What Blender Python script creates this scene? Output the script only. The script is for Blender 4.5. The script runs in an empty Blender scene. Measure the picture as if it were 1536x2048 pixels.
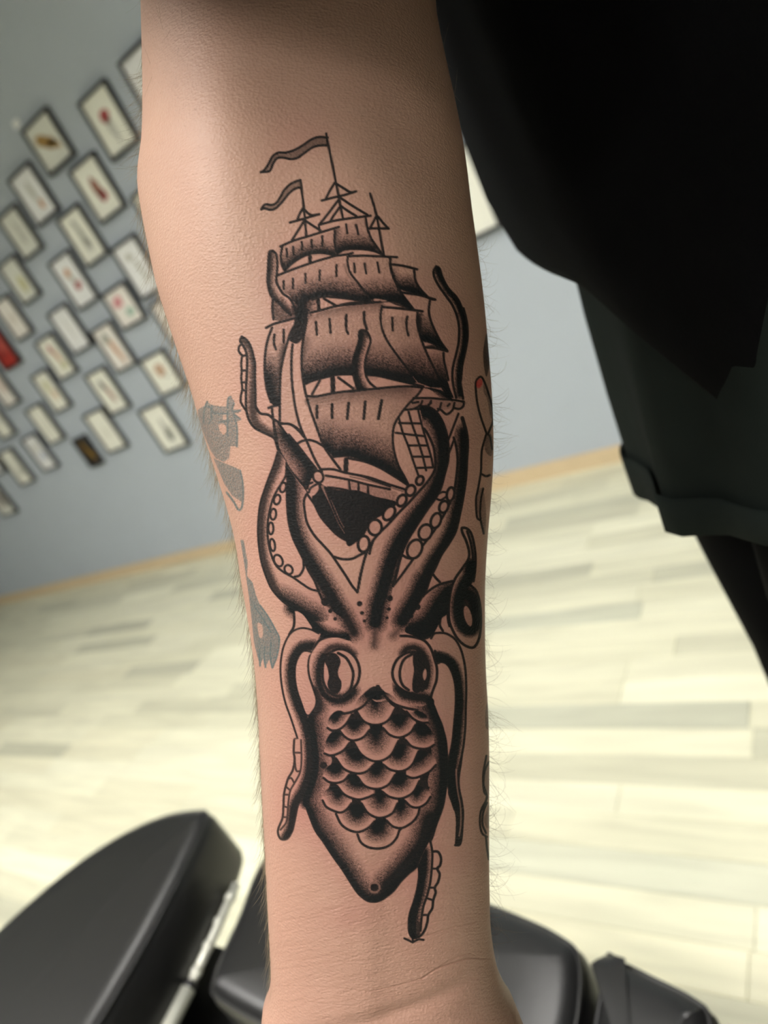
import bpy, bmesh, math, random
import numpy as np
from mathutils import Vector, Matrix

# ------------------------------------------------------------------ camera, light, exposure
SC = bpy.context.scene
COL = SC.collection
# rows: world X (along the back wall), Y (towards the back wall), Z (up) in camera axes (right, down, forward)
RC = np.array([[0.781469, -0.183260, -0.596424], [0.421072, -0.550504, 0.720863], [-0.460439, -0.814470, -0.353036]])
CAM = np.array([0.0, 0.0, 1.0])
FPX = 1420.0                                   # focal length for a 1536x2048 frame
cd = bpy.data.cameras.new('camera')
cam = bpy.data.objects.new('camera', cd); COL.objects.link(cam)
right, down, fwd = RC[:, 0], RC[:, 1], RC[:, 2]
M = Matrix(((right[0], -down[0], -fwd[0], CAM[0]), (right[1], -down[1], -fwd[1], CAM[1]), (right[2], -down[2], -fwd[2], CAM[2]), (0, 0, 0, 1)))
cam.matrix_world = M
cd.sensor_fit = 'VERTICAL'; cd.sensor_height = 36.0; cd.lens = 36.0*FPX/2048
cd.clip_start = 0.01; cd.clip_end = 50
cd.dof.use_dof = True; cd.dof.focus_distance = 0.194; cd.dof.aperture_fstop = 9.6
SC.camera = cam
SC.view_settings.view_transform = 'Standard'; SC.view_settings.look = 'None'
SC.view_settings.exposure = 0.0; SC.view_settings.gamma = 1.0
SC.view_settings.use_curve_mapping = False
w = bpy.data.worlds.new('world'); SC.world = w; w.use_nodes = True
w.node_tree.nodes['Background'].inputs[0].default_value = (.8, .9, 1, 1)
w.node_tree.nodes['Background'].inputs[1].default_value = 0.05
PANEL_STRENGTH = 42.0
PANELS = [(-0.60, -0.60, 1.02, .60), (-2.6, -0.60, 1.5, .31), (.30, -2.0, .95, .60), (-0.45, 0.85, .52, .31)]   # main ceiling light, then three added fill boxes: x, y, brightness, half length
CEIL = 2.62

rnd = random.Random(5)
def cam2w(p):
    p = np.asarray(p, float)
    return p @ RC.T + CAM

# ------------------------------------------------------------------ helpers
def link(o, parent=None):
    COL.objects.link(o)
    if parent: o.parent = parent
    return o
def tag(o, label=None, cat=None, group=None, kind=None):
    for k, v in (('label', label), ('category', cat), ('group', group), ('kind', kind)):
        if v: o[k] = v
    return o
def mesh_obj(name, verts, faces, mat, parent=None, smooth=False):
    me = bpy.data.meshes.new(name); me.from_pydata([tuple(v) for v in verts], [], faces); me.update()
    if mat: me.materials.append(mat)
    if smooth: me.polygons.foreach_set('use_smooth', [True]*len(me.polygons))
    return link(bpy.data.objects.new(name, me), parent)
def bm_obj(name, bm, mat, parent=None, smooth=False):
    me = bpy.data.meshes.new(name); bm.normal_update(); bm.to_mesh(me); bm.free()
    if mat: me.materials.append(mat)
    if smooth: me.polygons.foreach_set('use_smooth', [True]*len(me.polygons))
    return link(bpy.data.objects.new(name, me), parent)
def empty(name, loc, parent=None):
    o = bpy.data.objects.new(name, None); o.location = loc; o.empty_display_size = .05
    return link(o, parent)
def bm_box(bm, x0, x1, y0, y1, z0, z1, bev=0, seg=2):
    r = bmesh.ops.create_cube(bm, size=1)
    for v in r['verts']:
        v.co = Vector((x0+(v.co.x+.5)*(x1-x0), y0+(v.co.y+.5)*(y1-y0), z0+(v.co.z+.5)*(z1-z0)))
    if bev:
        es = list({e for v in r['verts'] for e in v.link_edges})
        bmesh.ops.bevel(bm, geom=es, offset=bev, segments=seg, affect='EDGES', profile=.5)
def box(name, x0, x1, y0, y1, z0, z1, mat, parent=None, bev=0, seg=2, smooth=False):
    bm = bmesh.new(); bm_box(bm, x0, x1, y0, y1, z0, z1, bev, seg)
    return bm_obj(name, bm, mat, parent, smooth)
def loft(rings, cap=True):
    n = len(rings[0]); V = [tuple(p) for r in rings for p in r]; Fc = []
    for i in range(len(rings)-1):
        for j in range(n):
            k = (j+1) % n
            Fc.append((i*n+j, i*n+k, (i+1)*n+k, (i+1)*n+j))
    if cap:
        Fc.append(tuple(range(n))[::-1]); Fc.append(tuple((len(rings)-1)*n+j for j in range(n)))
    return V, Fc
def tube(path, rad, n=8):
    P = [Vector(p) for p in path]; rings = []
    t0 = (P[1]-P[0]).normalized(); a = t0.orthogonal().normalized()
    for i, p in enumerate(P):
        t = (P[min(i+1, len(P)-1)]-P[max(i-1, 0)]).normalized()
        a = (a - t*a.dot(t)).normalized(); b = t.cross(a)
        r = rad[i] if hasattr(rad, '__len__') else rad
        rings.append([p + (a*math.cos(q)+b*math.sin(q))*r for q in [2*math.pi*k/n for k in range(n)]])
    return rings

def mat_new(name):
    m = bpy.data.materials.new(name); m.use_nodes = True
    nt = m.node_tree; b = nt.nodes['Principled BSDF']
    return m, nt, b
def N(nt, t, **kw):
    n = nt.nodes.new(t)
    for k, v in kw.items():
        if k.startswith('i_'):
            key = k[2:]; key = int(key) if key.isdigit() else key.replace('_', ' ')
            n.inputs[key].default_value = v
        else: setattr(n, k, v)
    return n
def simple(name, col, rough=.5, spec=.5, metal=0, noise=0, nscale=40, bump=0, bscale=200):
    m, nt, b = mat_new(name)
    b.inputs['Base Color'].default_value = (*col, 1); b.inputs['Roughness'].default_value = rough
    b.inputs['Specular IOR Level'].default_value = spec; b.inputs['Metallic'].default_value = metal
    g = N(nt, 'ShaderNodeNewGeometry')
    if noise:
        t = N(nt, 'ShaderNodeTexNoise'); t.inputs['Scale'].default_value = nscale; t.inputs['Detail'].default_value = 4
        nt.links.new(g.outputs['Position'], t.inputs['Vector'])
        mx = N(nt, 'ShaderNodeMix', data_type='RGBA')
        mx.inputs[6].default_value = (*[c*(1-noise) for c in col], 1); mx.inputs[7].default_value = (*[min(1, c*(1+noise)) for c in col], 1)
        nt.links.new(t.outputs['Fac'], mx.inputs[0]); nt.links.new(mx.outputs[2], b.inputs['Base Color'])
    if bump:
        t = N(nt, 'ShaderNodeTexNoise'); t.inputs['Scale'].default_value = bscale; t.inputs['Detail'].default_value = 3
        nt.links.new(g.outputs['Position'], t.inputs['Vector'])
        bp = N(nt, 'ShaderNodeBump'); bp.inputs['Strength'].default_value = bump; bp.inputs['Distance'].default_value = .002
        nt.links.new(t.outputs['Fac'], bp.inputs['Height']); nt.links.new(bp.outputs[0], b.inputs['Normal'])
    return m
def emitter(name, col, s):
    m, nt, b = mat_new(name); b.inputs['Base Color'].default_value = (.9, .9, .9, 1)
    b.inputs['Emission Color'].default_value = (*col, 1); b.inputs['Emission Strength'].default_value = s
    return m

# ------------------------------------------------------------------ room shell
M_WALL = simple('painted_wall', (.485, .538, .60), .62, .3, noise=.04, nscale=6, bump=.12, bscale=260)
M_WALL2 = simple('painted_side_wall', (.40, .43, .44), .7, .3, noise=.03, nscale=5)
M_CEIL = simple('white_ceiling', (.60, .60, .58), .9, .2, noise=.02)
M_TRIM = simple('pale_wood_trim', (.70, .56, .36), .5, .4, noise=.08, nscale=14)
M_SLAB = simple('floor_underlay', (.33, .31, .25), .9, .2, noise=.1)
RX0, RX1, RY0, RY1 = -5.6, 2.4, -3.0, 2.02
def struct(o): return tag(o, kind='structure')
struct(box('floor', RX0, RX1, RY0, RY1, -.12, -.008, M_SLAB))
struct(box('wall_back', RX0, RX1, RY1, RY1+.12, 0, CEIL, M_WALL))
struct(box('wall_left', RX0-.12, RX0, RY0, RY1+.12, 0, CEIL, M_WALL2))
struct(box('wall_right', RX1, RX1+.12, RY0, RY1+.12, 0, CEIL, M_WALL2))
struct(box('wall_front', RX0-.12, RX1+.12, RY0-.12, RY0, 0, CEIL, M_WALL2))
struct(box('ceiling', RX0-.12, RX1+.12, RY0-.12, RY1+.12, CEIL, CEIL+.1, M_CEIL))
bm = bmesh.new(); bm_box(bm, RX0, RX1, RY1-.014, RY1, 0, .047)
bm_box(bm, RX0, RX1, RY1-.010, RY1, .047, .052)
struct(bm_obj('baseboard_back', bm, M_TRIM))
FLOOR = bpy.data.objects['floor']

# laminate strips
mt, nt, b = mat_new('laminate_strip')
oi = N(nt, 'ShaderNodeObjectInfo'); g = N(nt, 'ShaderNodeNewGeometry')
mp = N(nt, 'ShaderNodeMapping'); mp.inputs['Scale'].default_value = (2.2, 26, 26)
nt.links.new(g.outputs['Position'], mp.inputs['Vector'])
no = N(nt, 'ShaderNodeTexNoise'); no.inputs['Scale'].default_value = 1.6; no.inputs['Detail'].default_value = 5; no.inputs['Distortion'].default_value = .6
nt.links.new(mp.outputs[0], no.inputs['Vector'])
rp = N(nt, 'ShaderNodeValToRGB'); rp.color_ramp.elements[0].position = .32; rp.color_ramp.elements[0].color = (.86, .86, .85, 1)
rp.color_ramp.elements[1].position = .68; rp.color_ramp.elements[1].color = (1.04, 1.04, 1.03, 1)
nt.links.new(no.outputs['Fac'], rp.inputs[0])
mx = N(nt, 'ShaderNodeMix', data_type='RGBA', blend_type='MULTIPLY'); mx.inputs[0].default_value = 1
nt.links.new(oi.outputs['Color'], mx.inputs[6]); nt.links.new(rp.outputs[0], mx.inputs[7])
nt.links.new(mx.outputs[2], b.inputs['Base Color'])
b.inputs['Roughness'].default_value = .38; b.inputs['Specular IOR Level'].default_value = .45
M_STRIP = mt
def strip_mesh():
    bm = bmesh.new(); e = .0008; L = .5
    V = [(0, 0, 0), (1, 0, 0), (1, 1, 0), (0, 1, 0)]
    lo = [bm.verts.new((x, y, 0)) for x, y, _ in V]
    hi = [bm.verts.new((x, y, .85)) for x, y, _ in V]
    tp = [bm.verts.new((.002+x*.996, .015+y*.97, 1)) for x, y, _ in V]
    for A, B in ((lo, hi), (hi, tp)):
        for i in range(4): bm.faces.new((A[i], A[(i+1) % 4], B[(i+1) % 4], B[i]))
    bm.faces.new(tp)
    me = bpy.data.meshes.new('floor_strip'); bm.to_mesh(me); bm.free(); me.materials.append(M_STRIP); return me
SM = strip_mesh()
PAL = [(0.772, 0.758, 0.575), (0.735, 0.721, 0.544), (0.642, 0.632, 0.478), (0.567, 0.563, 0.429), (0.753, 0.73, 0.544), (0.698, 0.684, 0.513), (0.53, 0.525, 0.403), (0.804, 0.79, 0.606)]
WT = [6, 4, 2.2, 1.4, 3, 3, .7, 4]
SW = .0622
strips = []
fr = random.Random(11)
y = .92 - SW*24
row = 0
while y < RY1-.004:
    x = RX0 + .002 - fr.random()*.5
    fixed = {24: [(-.93, -.30, (.53, .535, .42))], 29: [(-1.02, -.535, (.57, .575, .45))], 19: [(-.72, -.15, (.60, .605, .475))]}.get(row, [])
    while x < RX1-.002:
        L = fr.choice((.42, .5, .58, .66))
        c = fr.choices(PAL, WT)[0]; jv = fr.uniform(.95, 1.05)
        x1 = x+L
        for a0, a1, cc in fixed:
            if x < a0 < x1: x1 = a0
            elif abs(x-a0) < 1e-6: x1 = a1; c = cc
        if a_ok := (x1 - x > .06):
            strips.append((max(x, RX0), min(x1, RX1), y, min(y+SW, RY1), tuple(v*jv for v in c)))
        else: strips.append((max(x, RX0), min(x1, RX1), y, min(y+SW, RY1), c))
        x = x1
    y += SW; row += 1
def in_view(s):
    best = 0
    for fx in (.02, .5, .98):
        p = (np.array([s[0]+(s[1]-s[0])*fx, (s[2]+s[3])/2, 0]) - CAM) @ RC
        if p[2] < .05: continue
        u, v = 768+FPX*p[0]/p[2], 1024+FPX*p[1]/p[2]
        if -60 < u < 1596 and -60 < v < 2108: best = max(best, 1/p[2])
    return best
order = sorted(range(len(strips)), key=lambda i: -in_view(strips[i]))
near = [i for i in order[:300] if in_view(strips[i]) > 0]
for i in near:
    x0, x1, y0, y1, c = strips[i]
    o = link(bpy.data.objects.new('floor_strip', SM), FLOOR)
    o.location = (x0+.0003, y0+.0003, -.0078); o.scale = (x1-x0-.0006, y1-y0-.0006, .0078); o.color = (*c, 1)
V, Fc, CC = [], [], []
ns = set(near)
for i, (x0, x1, y0, y1, c) in enumerate(strips):
    if i in ns: continue
    k = len(V); e = .0003
    for z, q in ((-.0078, e), (-.001, e), (0, .001)):
        V += [(x0+q, y0+q, z), (x1-q, y0+q, z), (x1-q, y1-q, z), (x0+q, y1-q, z)]
    for a in (0, 4):
        for j in range(4): Fc.append((k+a+j, k+a+(j+1) % 4, k+a+4+(j+1) % 4, k+a+4+j))
    Fc.append((k+8, k+9, k+10, k+11)); CC += [c]*9
rest = mesh_obj('floor_strips', V, Fc, None, FLOOR); tag(rest, kind='stuff')
at = rest.data.attributes.new('tint', 'FLOAT_COLOR', 'FACE')
at.data.foreach_set('color', np.array([(*c, 1) for c in CC], np.float32).ravel())
m2 = M_STRIP.copy(); m2.name = 'laminate_strip_far'
an = m2.node_tree.nodes.new('ShaderNodeAttribute'); an.attribute_name = 'tint'
mxn = [n for n in m2.node_tree.nodes if n.bl_idname == 'ShaderNodeMix'][0]
m2.node_tree.links.new(an.outputs['Color'], mxn.inputs[6]); rest.data.materials.append(m2)

# ceiling light panels: one main light, three added as fill, all with added baffles
M_PF = simple('white_panel_frame', (.8, .8, .8), .4)
M_BAF = simple('added_baffle', (.05, .05, .05), .7)
for i, (px, py, s, hx) in enumerate(PANELS):
    t = empty('ceiling_light', (px, py, CEIL))
    where = ['just behind the photographer', '(added fill light) to the left near the side wall', '(added frontal fill) at the back of the room', '(added to brighten the wall) beside the wall of prints'][i]
    tag(t, 'white box ceiling light with an added light-cutting baffle ' + where, 'ceiling light', 'ceiling light boxes')
    hy = .31; dz = .19
    bm = bmesh.new()
    for a in ((-hx, hx, -hy, -hy+.012), (-hx, hx, hy-.012, hy), (-hx, -hx+.012, -hy+.012, hy-.012), (hx-.012, hx, -hy+.012, hy-.012)):
        bm_box(bm, a[0], a[1], a[2], a[3], -dz, 0)
    bm_obj('housing', bm, M_PF, t)
    bm = bmesh.new(); e = .013
    for a in ((-hx+e, hx-e, -hy+e, -hy+e+.004), (-hx+e, hx-e, hy-e-.004, hy-e), (-hx+e, -hx+e+.004, -hy+e+.004, hy-e-.004), (hx-e-.004, hx-e, -hy+e+.004, hy-e-.004)):
        bm_box(bm, a[0], a[1], a[2], a[3], -dz+.002, -.014)
    bm_obj('baffle', bm, M_BAF, t)  # skirt added to cut light off the upper wall
    box('diffuser', -hx+.02, hx-.02, -hy+.02, hy-.02, -.012, -.004, emitter('lit_diffuser', (1, .97, .925), PANEL_STRENGTH*s), t)

# ------------------------------------------------------------------ framed prints on the back wall
M_FR = simple('black_frame', (.018, .018, .02), .4, .5)
M_REDF = simple('red_print', (.42, .035, .025), .45, .4, noise=.25, nscale=60)
M_DARKP = simple('dark_print', (.03, .024, .02), .4, .4, noise=.2, nscale=90)
PAPERS = [simple('cream_paper', (.90, .90, .80), .6, .3, noise=.02), simple('white_paper', (.90, .91, .91), .6, .3, noise=.02),
          simple('warm_paper', (.90, .865, .81), .6, .3, noise=.02), simple('grey_paper', (.78, .79, .72), .6, .3, noise=.03)]
PIG = {}
def pigment(c):
    if c not in PIG: PIG[c] = simple('print_ink', c, .6, .3, noise=.3, nscale=120)
    return PIG[c]
RED, OCH, BRN, GRY, GRN, PNK, ORG, LGY, YEL, BLU, GLD, DGR = ((.42, .09, .09), (.42, .26, .09), (.30, .10, .06), (.40, .41, .36), (.30, .45, .30), (.70, .30, .32),
      (.62, .36, .22), (.58, .58, .52), (.62, .60, .36), (.52, .56, .66), (.26, .15, .02), (.20, .21, .18))
def blob(name, cx, cz, rx, rz, tilt, mat, parent, yy, seed):
    r = random.Random(seed); n = 14; V = []
    t = math.radians(tilt)
    for k in range(n):
        a = 2*math.pi*k/n; q = 1+r.uniform(-.22, .22)
        x, z = rx*q*math.cos(a), rz*q*math.sin(a)
        V.append((cx+x*math.cos(t)-z*math.sin(t), z*math.cos(t)+x*math.sin(t)+cz))
    P = [(x, yy, z) for x, z in V] + [(x, yy-.0004, z) for x, z in V]
    Fc = [tuple(range(n, 2*n))] + [(k, (k+1) % n, n+(k+1) % n, n+k) for k in range(n)]
    return mesh_obj(name, P, Fc, mat, parent)
# x, z, width, height, paper, label, motif blobs (dx, dz, rx, rz, tilt, colour) relative to half size
FRAMES = [
 (-1.863,1.637,.157,.196,0,'framed cream print with a red flower head above a grey stem, high on wall',[(-.05,.2,.22,.2,20,RED),(.0,-.25,.16,.35,5,LGY)]),
 (-2.162,1.715,.172,.165,3,'wide framed print with an ochre bird shape, topmost on the left',[(-.1,.1,.5,.22,-25,OCH),(.25,-.15,.3,.14,-40,OCH)]),
 (-2.380,1.627,.158,.185,1,'framed pale print with a small orange mark near its foot, below the ochre bird print',[(.0,.1,.12,.4,5,LGY),(.15,-.4,.14,.2,0,ORG)]),
 (-2.074,1.509,.158,.196,0,'framed cream print with a brown and red teardrop, below the red flower print',[(-.02,.1,.18,.35,8,BRN),(.1,-.25,.24,.2,0,RED)]),
 (-2.572,1.563,.146,.178,3,'framed greyish print, nearly blank, left of the pale orange marked print',[(.0,0,.2,.5,5,LGY)]),
 (-2.275,1.420,.150,.194,0,'framed cream print with a tall grey-green figure, left of the teardrop print',[(.0,.15,.14,.5,6,GRY),(.05,-.3,.2,.25,0,LGY)]),
 (-2.111,1.227,.150,.205,1,'framed white print with a faint grey sketch, touching the edge of the forearm',[(-.15,.45,.2,.12,0,LGY),(.1,-.1,.1,.4,5,LGY)]),
 (-2.752,1.437,.142,.178,3,'framed grey print with a faint yellow sketch, near the left edge',[(.1,-.2,.25,.4,5,YEL)]),
 (-2.460,1.317,.150,.205,1,'framed white print with two brown-red marks one above the other',[(-.1,.35,.18,.16,0,ORG),(.1,-.2,.22,.16,10,RED),(0,.05,.14,.16,0,LGY)]),
 (-2.944,1.338,.140,.180,2,'framed blank pinkish print above the red framed picture',[(0,0,.2,.3,0,(.76,.70,.63))]),
 (-2.655,1.177,.146,.192,1,'framed blank white print left of the pink and green print',[(0,0,.12,.5,5,(.74,.74,.72))]),
 (-2.294,1.142,.158,.156,2,'wide framed print with a pink blot and a green blot',[(-.25,.3,.32,.24,20,PNK),(.2,-.35,.26,.2,0,(.42,.58,.48))]),
 (-2.845,1.115,.148,.190,0,'framed cream print with a red mark at top and green at bottom',[(-.1,.4,.16,.2,0,(.55,.22,.2)),(.1,.05,.14,.3,10,ORG),(.2,-.45,.24,.16,0,YEL)]),
 (-2.483,1.032,.144,.196,2,'framed print with a dark green top and a long orange streak',[(-.2,.45,.24,.2,10,(.40,.42,.36)),(.05,-.1,.16,.6,8,ORG)]),
 (-2.317,.856,.163,.170,0,'wide framed cream print with a brown smudge, beside the arm above the lowest right print',[(-.05,.2,.3,.28,30,(.56,.38,.26)),(.2,-.2,.1,.1,0,LGY)]),
 (-3.029,1.004,.140,.195,0,'framed cream print with faint yellow and orange marks, below the red and green print',[(-.1,.3,.2,.3,0,YEL),(.1,-.2,.18,.25,0,(.72,.56,.40))]),
 (-2.682,.891,.154,.202,0,'framed cream print with a dark brown slanting streak',[(-.1,.3,.14,.25,10,DGR),(.08,-.1,.1,.45,8,BRN)]),
 (-3.231,.888,.145,.198,0,'framed blank cream print third from the bottom in the left columns',[(0,0,.1,.5,0,(.74,.72,.62))]),
 (-2.861,.742,.160,.207,0,'framed blank cream print right of the small black and gold frame',[(0,-.1,.1,.3,0,(.75,.74,.64))]),
 (-2.500,.652,.172,.218,0,'framed print with a dark grey smudge near its foot, lowest on the right',[(.1,-.3,.18,.3,0,DGR),(.05,.1,.1,.3,0,LGY)]),
 (-3.422,.779,.142,.196,1,'framed white print with a bluish smudge, left of the small black and gold frame',[(.1,-.2,.3,.24,0,BLU),(-.1,.3,.2,.3,0,LGY)]),
 (-3.071,.690,.110,.158,9,'small black framed picture with gold pattern, lowest in its column',[(-.1,.2,.16,.5,6,GLD),(.25,-.3,.2,.3,0,GLD)]),
 (-3.693,.764,.146,.206,0,'framed cream print with a grey upright streak, lowest at the left edge',[(0,.1,.1,.6,4,LGY),(.1,-.3,.16,.2,0,GRY)]),
 (-3.154,1.268,.150,.189,8,'red picture in a black frame at the left edge',[(.2,.2,.2,.4,0,(.55,.12,.1)),(-.3,-.3,.2,.2,0,(.25,.03,.03))]),
 (-3.353,1.124,.138,.185,2,'framed pale pinkish print at the left edge below the red picture',[(.2,.1,.2,.4,0,(.70,.55,.48))]),
 (-3.560,1.005,.142,.185,0,'framed blank cream print cut by the left edge, second below the red picture',[(0,0,.1,.3,0,LGY)]),
 (-4.060,.641,.170,.201,3,'grey framed picture at the left edge, lowest of all',[(.1,0,.4,.5,0,(.30,.27,.25))]),
 (-3.872,.860,.140,.190,1,'framed white print mostly outside the left edge, above the lowest grey picture',[(0,0,.1,.3,0,LGY)]),
 (-1.628,1.640,.152,.190,1,'framed white print peeking out behind the upper left of the arm',[(0,0,.14,.3,0,LGY)]),
 (-1.880,1.330,.153,.190,0,'framed cream print almost hidden behind the arm below the red flower print',[(0,0,.14,.3,0,LGY)]),
 (-2.095,1.012,.154,.170,2,'framed warm white print half hidden behind the arm at mid height',[(0,0,.14,.3,0,LGY)]),
 (-.852,.918,.150,.240,0,'large framed cream print right of the arm beside the black shirt',[(0,.1,.14,.3,0,(.76,.74,.64))]),
]
for i, (x, z, wd, ht, pp, lab, blobs) in enumerate(FRAMES):
    t = empty('picture_frame', (x, RY1, z)); tag(t, lab, 'picture', 'framed prints on the back wall')
    hw, hh, rw, dp = wd/2, ht/2, .0095, .022
    bm = bmesh.new()
    for a in ((-hw, hw, hh-rw, hh), (-hw, hw, -hh, -hh+rw), (-hw, -hw+rw, -hh+rw, hh-rw), (hw-rw, hw, -hh+rw, hh-rw)):
        bm_box(bm, a[0], a[1], -dp, 0, a[2], a[3], .0012, 1)
    bm_obj('frame', bm, M_FR, t)
    pm = M_REDF if pp == 8 else M_DARKP if pp == 9 else PAPERS[pp]
    pr = box('print', -hw+rw, hw-rw, -.013, -.006, -hh+rw, hh-rw, pm, t)
    for j, (dx, dz, rx, rz, tl, c) in enumerate(blobs):
        blob('motif', dx*hw, dz*hh, rx*hw*1.25, rz*hh*1.1, tl, pigment(c), pr, -.013, i*10+j)
o = box('wall_tab', -.018, .018, -.004, 0, -.012, .012, PAPERS[1]); o.location = (-2.262, RY1, 1.83)
tag(o, 'small white paper tab stuck beside the ochre bird print', 'tab')

# ---------------------------------------------------------------- tattoo drawing
# Ink is drawn as strokes and graded fills in a flat drawing plane (units: px of a 1536x2048 sheet laid over the forearm),
# then baked as per-vertex pigment of the skin.
TX0, TY0, TS = 250, 0, 2.0
TW, TH = int(820*TS), int(2048*TS)
CROP = {'A':(500,240,5.12),'B':(680,360,5.12),'C':(460,560,5.12),'D':(700,640,5.12),'E':(480,840,5.12),
        'F':(700,920,5.12),'G':(520,1140,5.12),'H':(700,1220,5.12),'I':(520,1480,5.12),'J':(720,1500,5.12),
        'K':(380,760,6.4),'L':(460,1080,7.317),'M':(900,640,4.45),'P':(0,0,1.0)}
rng = np.random.default_rng(7)
INK = np.zeros((TH, TW), np.float32)      # fresh black ink
OLD = np.zeros((TH, TW), np.float32)      # healed grey-green ink
RED = np.zeros((TH, TW), np.float32)      # red ink
GRAIN = rng.random((TH, TW)).astype(np.float32)
GRAIN = (GRAIN + np.roll(GRAIN,1,0) + np.roll(GRAIN,1,1) + np.roll(np.roll(GRAIN,1,0),1,1)) / 4
GRAIN = np.clip((GRAIN-.5)*2.2+.5, 0, 1)

def pts(crop, s):
    ox, oy, k = CROP[crop]
    a = np.array([[float(v) for v in q.split(',')] for q in s.split()])
    a = a/k + np.array([ox, oy])
    return (a - np.array([TX0, TY0]))*TS

def smooth(p, n=8, closed=False):
    if len(p) < 3: return p
    q = np.vstack([p[-1], p, p[0], p[1]]) if closed else np.vstack([2*p[0]-p[1], p, 2*p[-1]-p[-2]])
    out = []
    t = np.linspace(0, 1, n, endpoint=False)[:, None]
    for i in range(1, len(q)-2):
        a, b, c, d = q[i-1], q[i], q[i+1], q[i+2]
        out.append(.5*((2*b) + (c-a)*t + (2*a-5*b+4*c-d)*t*t + (3*b-a-3*c+d)*t**3))
    out.append(q[-2][None] if not closed else p[:1])
    return np.vstack(out)

def window(p, m):
    x0 = max(0, int(p[:,0].min()-m)); x1 = min(TW, int(p[:,0].max()+m)+2)
    y0 = max(0, int(p[:,1].min()-m)); y1 = min(TH, int(p[:,1].max()+m)+2)
    return x0, x1, y0, y1

def dist_field(p, R):
    """distance to polyline p within R; returns window and field"""
    x0, x1, y0, y1 = window(p, R)
    D = np.full((max(0,y1-y0), max(0,x1-x0)), 1e6, np.float32)
    if D.size == 0: return (x0,x1,y0,y1), D
    for a, b in zip(p[:-1], p[1:]):
        sx0 = max(x0, int(min(a[0],b[0])-R)); sx1 = min(x1, int(max(a[0],b[0])+R)+2)
        sy0 = max(y0, int(min(a[1],b[1])-R)); sy1 = min(y1, int(max(a[1],b[1])+R)+2)
        if sx1 <= sx0 or sy1 <= sy0: continue
        X = np.arange(sx0, sx1, dtype=np.float32)[None]; Y = np.arange(sy0, sy1, dtype=np.float32)[:,None]
        d = b-a; L = float(d@d) or 1e-6
        t = np.clip(((X-a[0])*d[0] + (Y-a[1])*d[1])/L, 0, 1)
        dd = np.hypot(X-a[0]-t*d[0], Y-a[1]-t*d[1])
        s = D[sy0-y0:sy1-y0, sx0-x0:sx1-x0]
        np.minimum(s, dd, out=s)
    return (x0,x1,y0,y1), D

def poly_mask(p, win):
    x0, x1, y0, y1 = win
    X = np.arange(x0, x1)[None]+.0; Y = np.arange(y0, y1)[:,None]+.0
    m = np.zeros((y1-y0, x1-x0), bool)
    for a, b in zip(p, np.roll(p, -1, 0)):
        if a[1] == b[1]: continue
        c = (a[1] > Y) != (b[1] > Y)
        m ^= c & (X < (b[0]-a[0])*(Y-a[1])/(b[1]-a[1]) + a[0])
    return m

def soft(m):
    f = m.astype(np.float32)
    for ax in (0, 1):
        f = (np.roll(f,1,ax)+2*f+np.roll(f,-1,ax))/4
    return f

def line(crop, s, w=4.6, k=.97, layer=None, closed=False, soften=1.0):
    L = INK if layer is None else layer
    p = smooth(pts(crop, s), 7, closed)
    h = w*TS/2*(1.1 if L is INK else 1)
    win, D = dist_field(p, h+4)
    if D.size == 0: return
    v = np.clip((h-D)/(1.3*TS*soften)+.5, 0, 1)*k
    x0,x1,y0,y1 = win
    g = GRAIN[y0:y1, x0:x1]
    v = v*(1-.12*g)
    np.maximum(L[y0:y1, x0:x1], v, out=L[y0:y1, x0:x1])

def fill(crop, s, k=.95, layer=None, grain=.3, sm=True, replace=False):
    L = INK if layer is None else layer
    p = pts(crop, s)
    if sm: p = smooth(p, 6, True)
    win = window(p, 3)
    m = soft(poly_mask(p, win))
    x0,x1,y0,y1 = win
    g = GRAIN[y0:y1, x0:x1]
    v = np.clip(k*(1-grain*g), 0, 1)
    T = L[y0:y1, x0:x1]
    if replace: T[:] = T*(1-m) + v*m
    else: np.maximum(T, v*m, out=T)

def shade(crop, poly, path, R, k=.95, pw=1.0, grain=1.0, core=.15, layer=None, sm=True):
    """graded whip shading: darkest along path, fading over R (in crop units), clipped by poly"""
    L = INK if layer is None else layer
    Rp = R/CROP[crop][2]*TS
    p = smooth(pts(crop, path), 6)
    win, D = dist_field(p, Rp)
    if D.size == 0: return
    x0,x1,y0,y1 = win
    v = np.clip(1-(D/Rp-core)/(1-core), 0, 1)**pw
    if poly is not None:
        q = pts(crop, poly)
        v = v*soft(poly_mask(smooth(q, 6, True) if sm else q, win))
    g = GRAIN[y0:y1, x0:x1]
    # pepper texture in the mid tones
    v = np.clip(v + grain*(g-.5)*1.6*v*(1.05-v)*1.5, 0, 1)*k
    T = L[y0:y1, x0:x1]
    np.maximum(T, v, out=T)

def dots(crop, spec):
    for q in spec.split():
        x, y, r = (float(v) for v in q.split(','))
        line(crop, f"{x-1},{y} {x+1},{y}", 2*r/CROP[crop][2])

def ring(crop, cx, cy, rx, ry, tilt=0, w=4.6, k=.97, layer=None, inner=None):
    a = np.linspace(0, 2*np.pi, 15)[:-1]; t = np.radians(tilt)
    x = cx + rx*np.cos(a)*np.cos(t) - ry*np.sin(a)*np.sin(t)
    y = cy + rx*np.cos(a)*np.sin(t) + ry*np.sin(a)*np.cos(t)
    s = ' '.join(f"{i:.1f},{j:.1f}" for i, j in zip(x, y))
    if inner is not None: fill(crop, s, inner, layer, .3, True, True)
    if w: line(crop, s + ' ' + s.split()[0], w, k, layer)
    return s

def lines(crop, w, block):
    for s in block.strip().split('\n'):
        s = s.strip()
        if s: line(crop, s, w)

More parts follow.
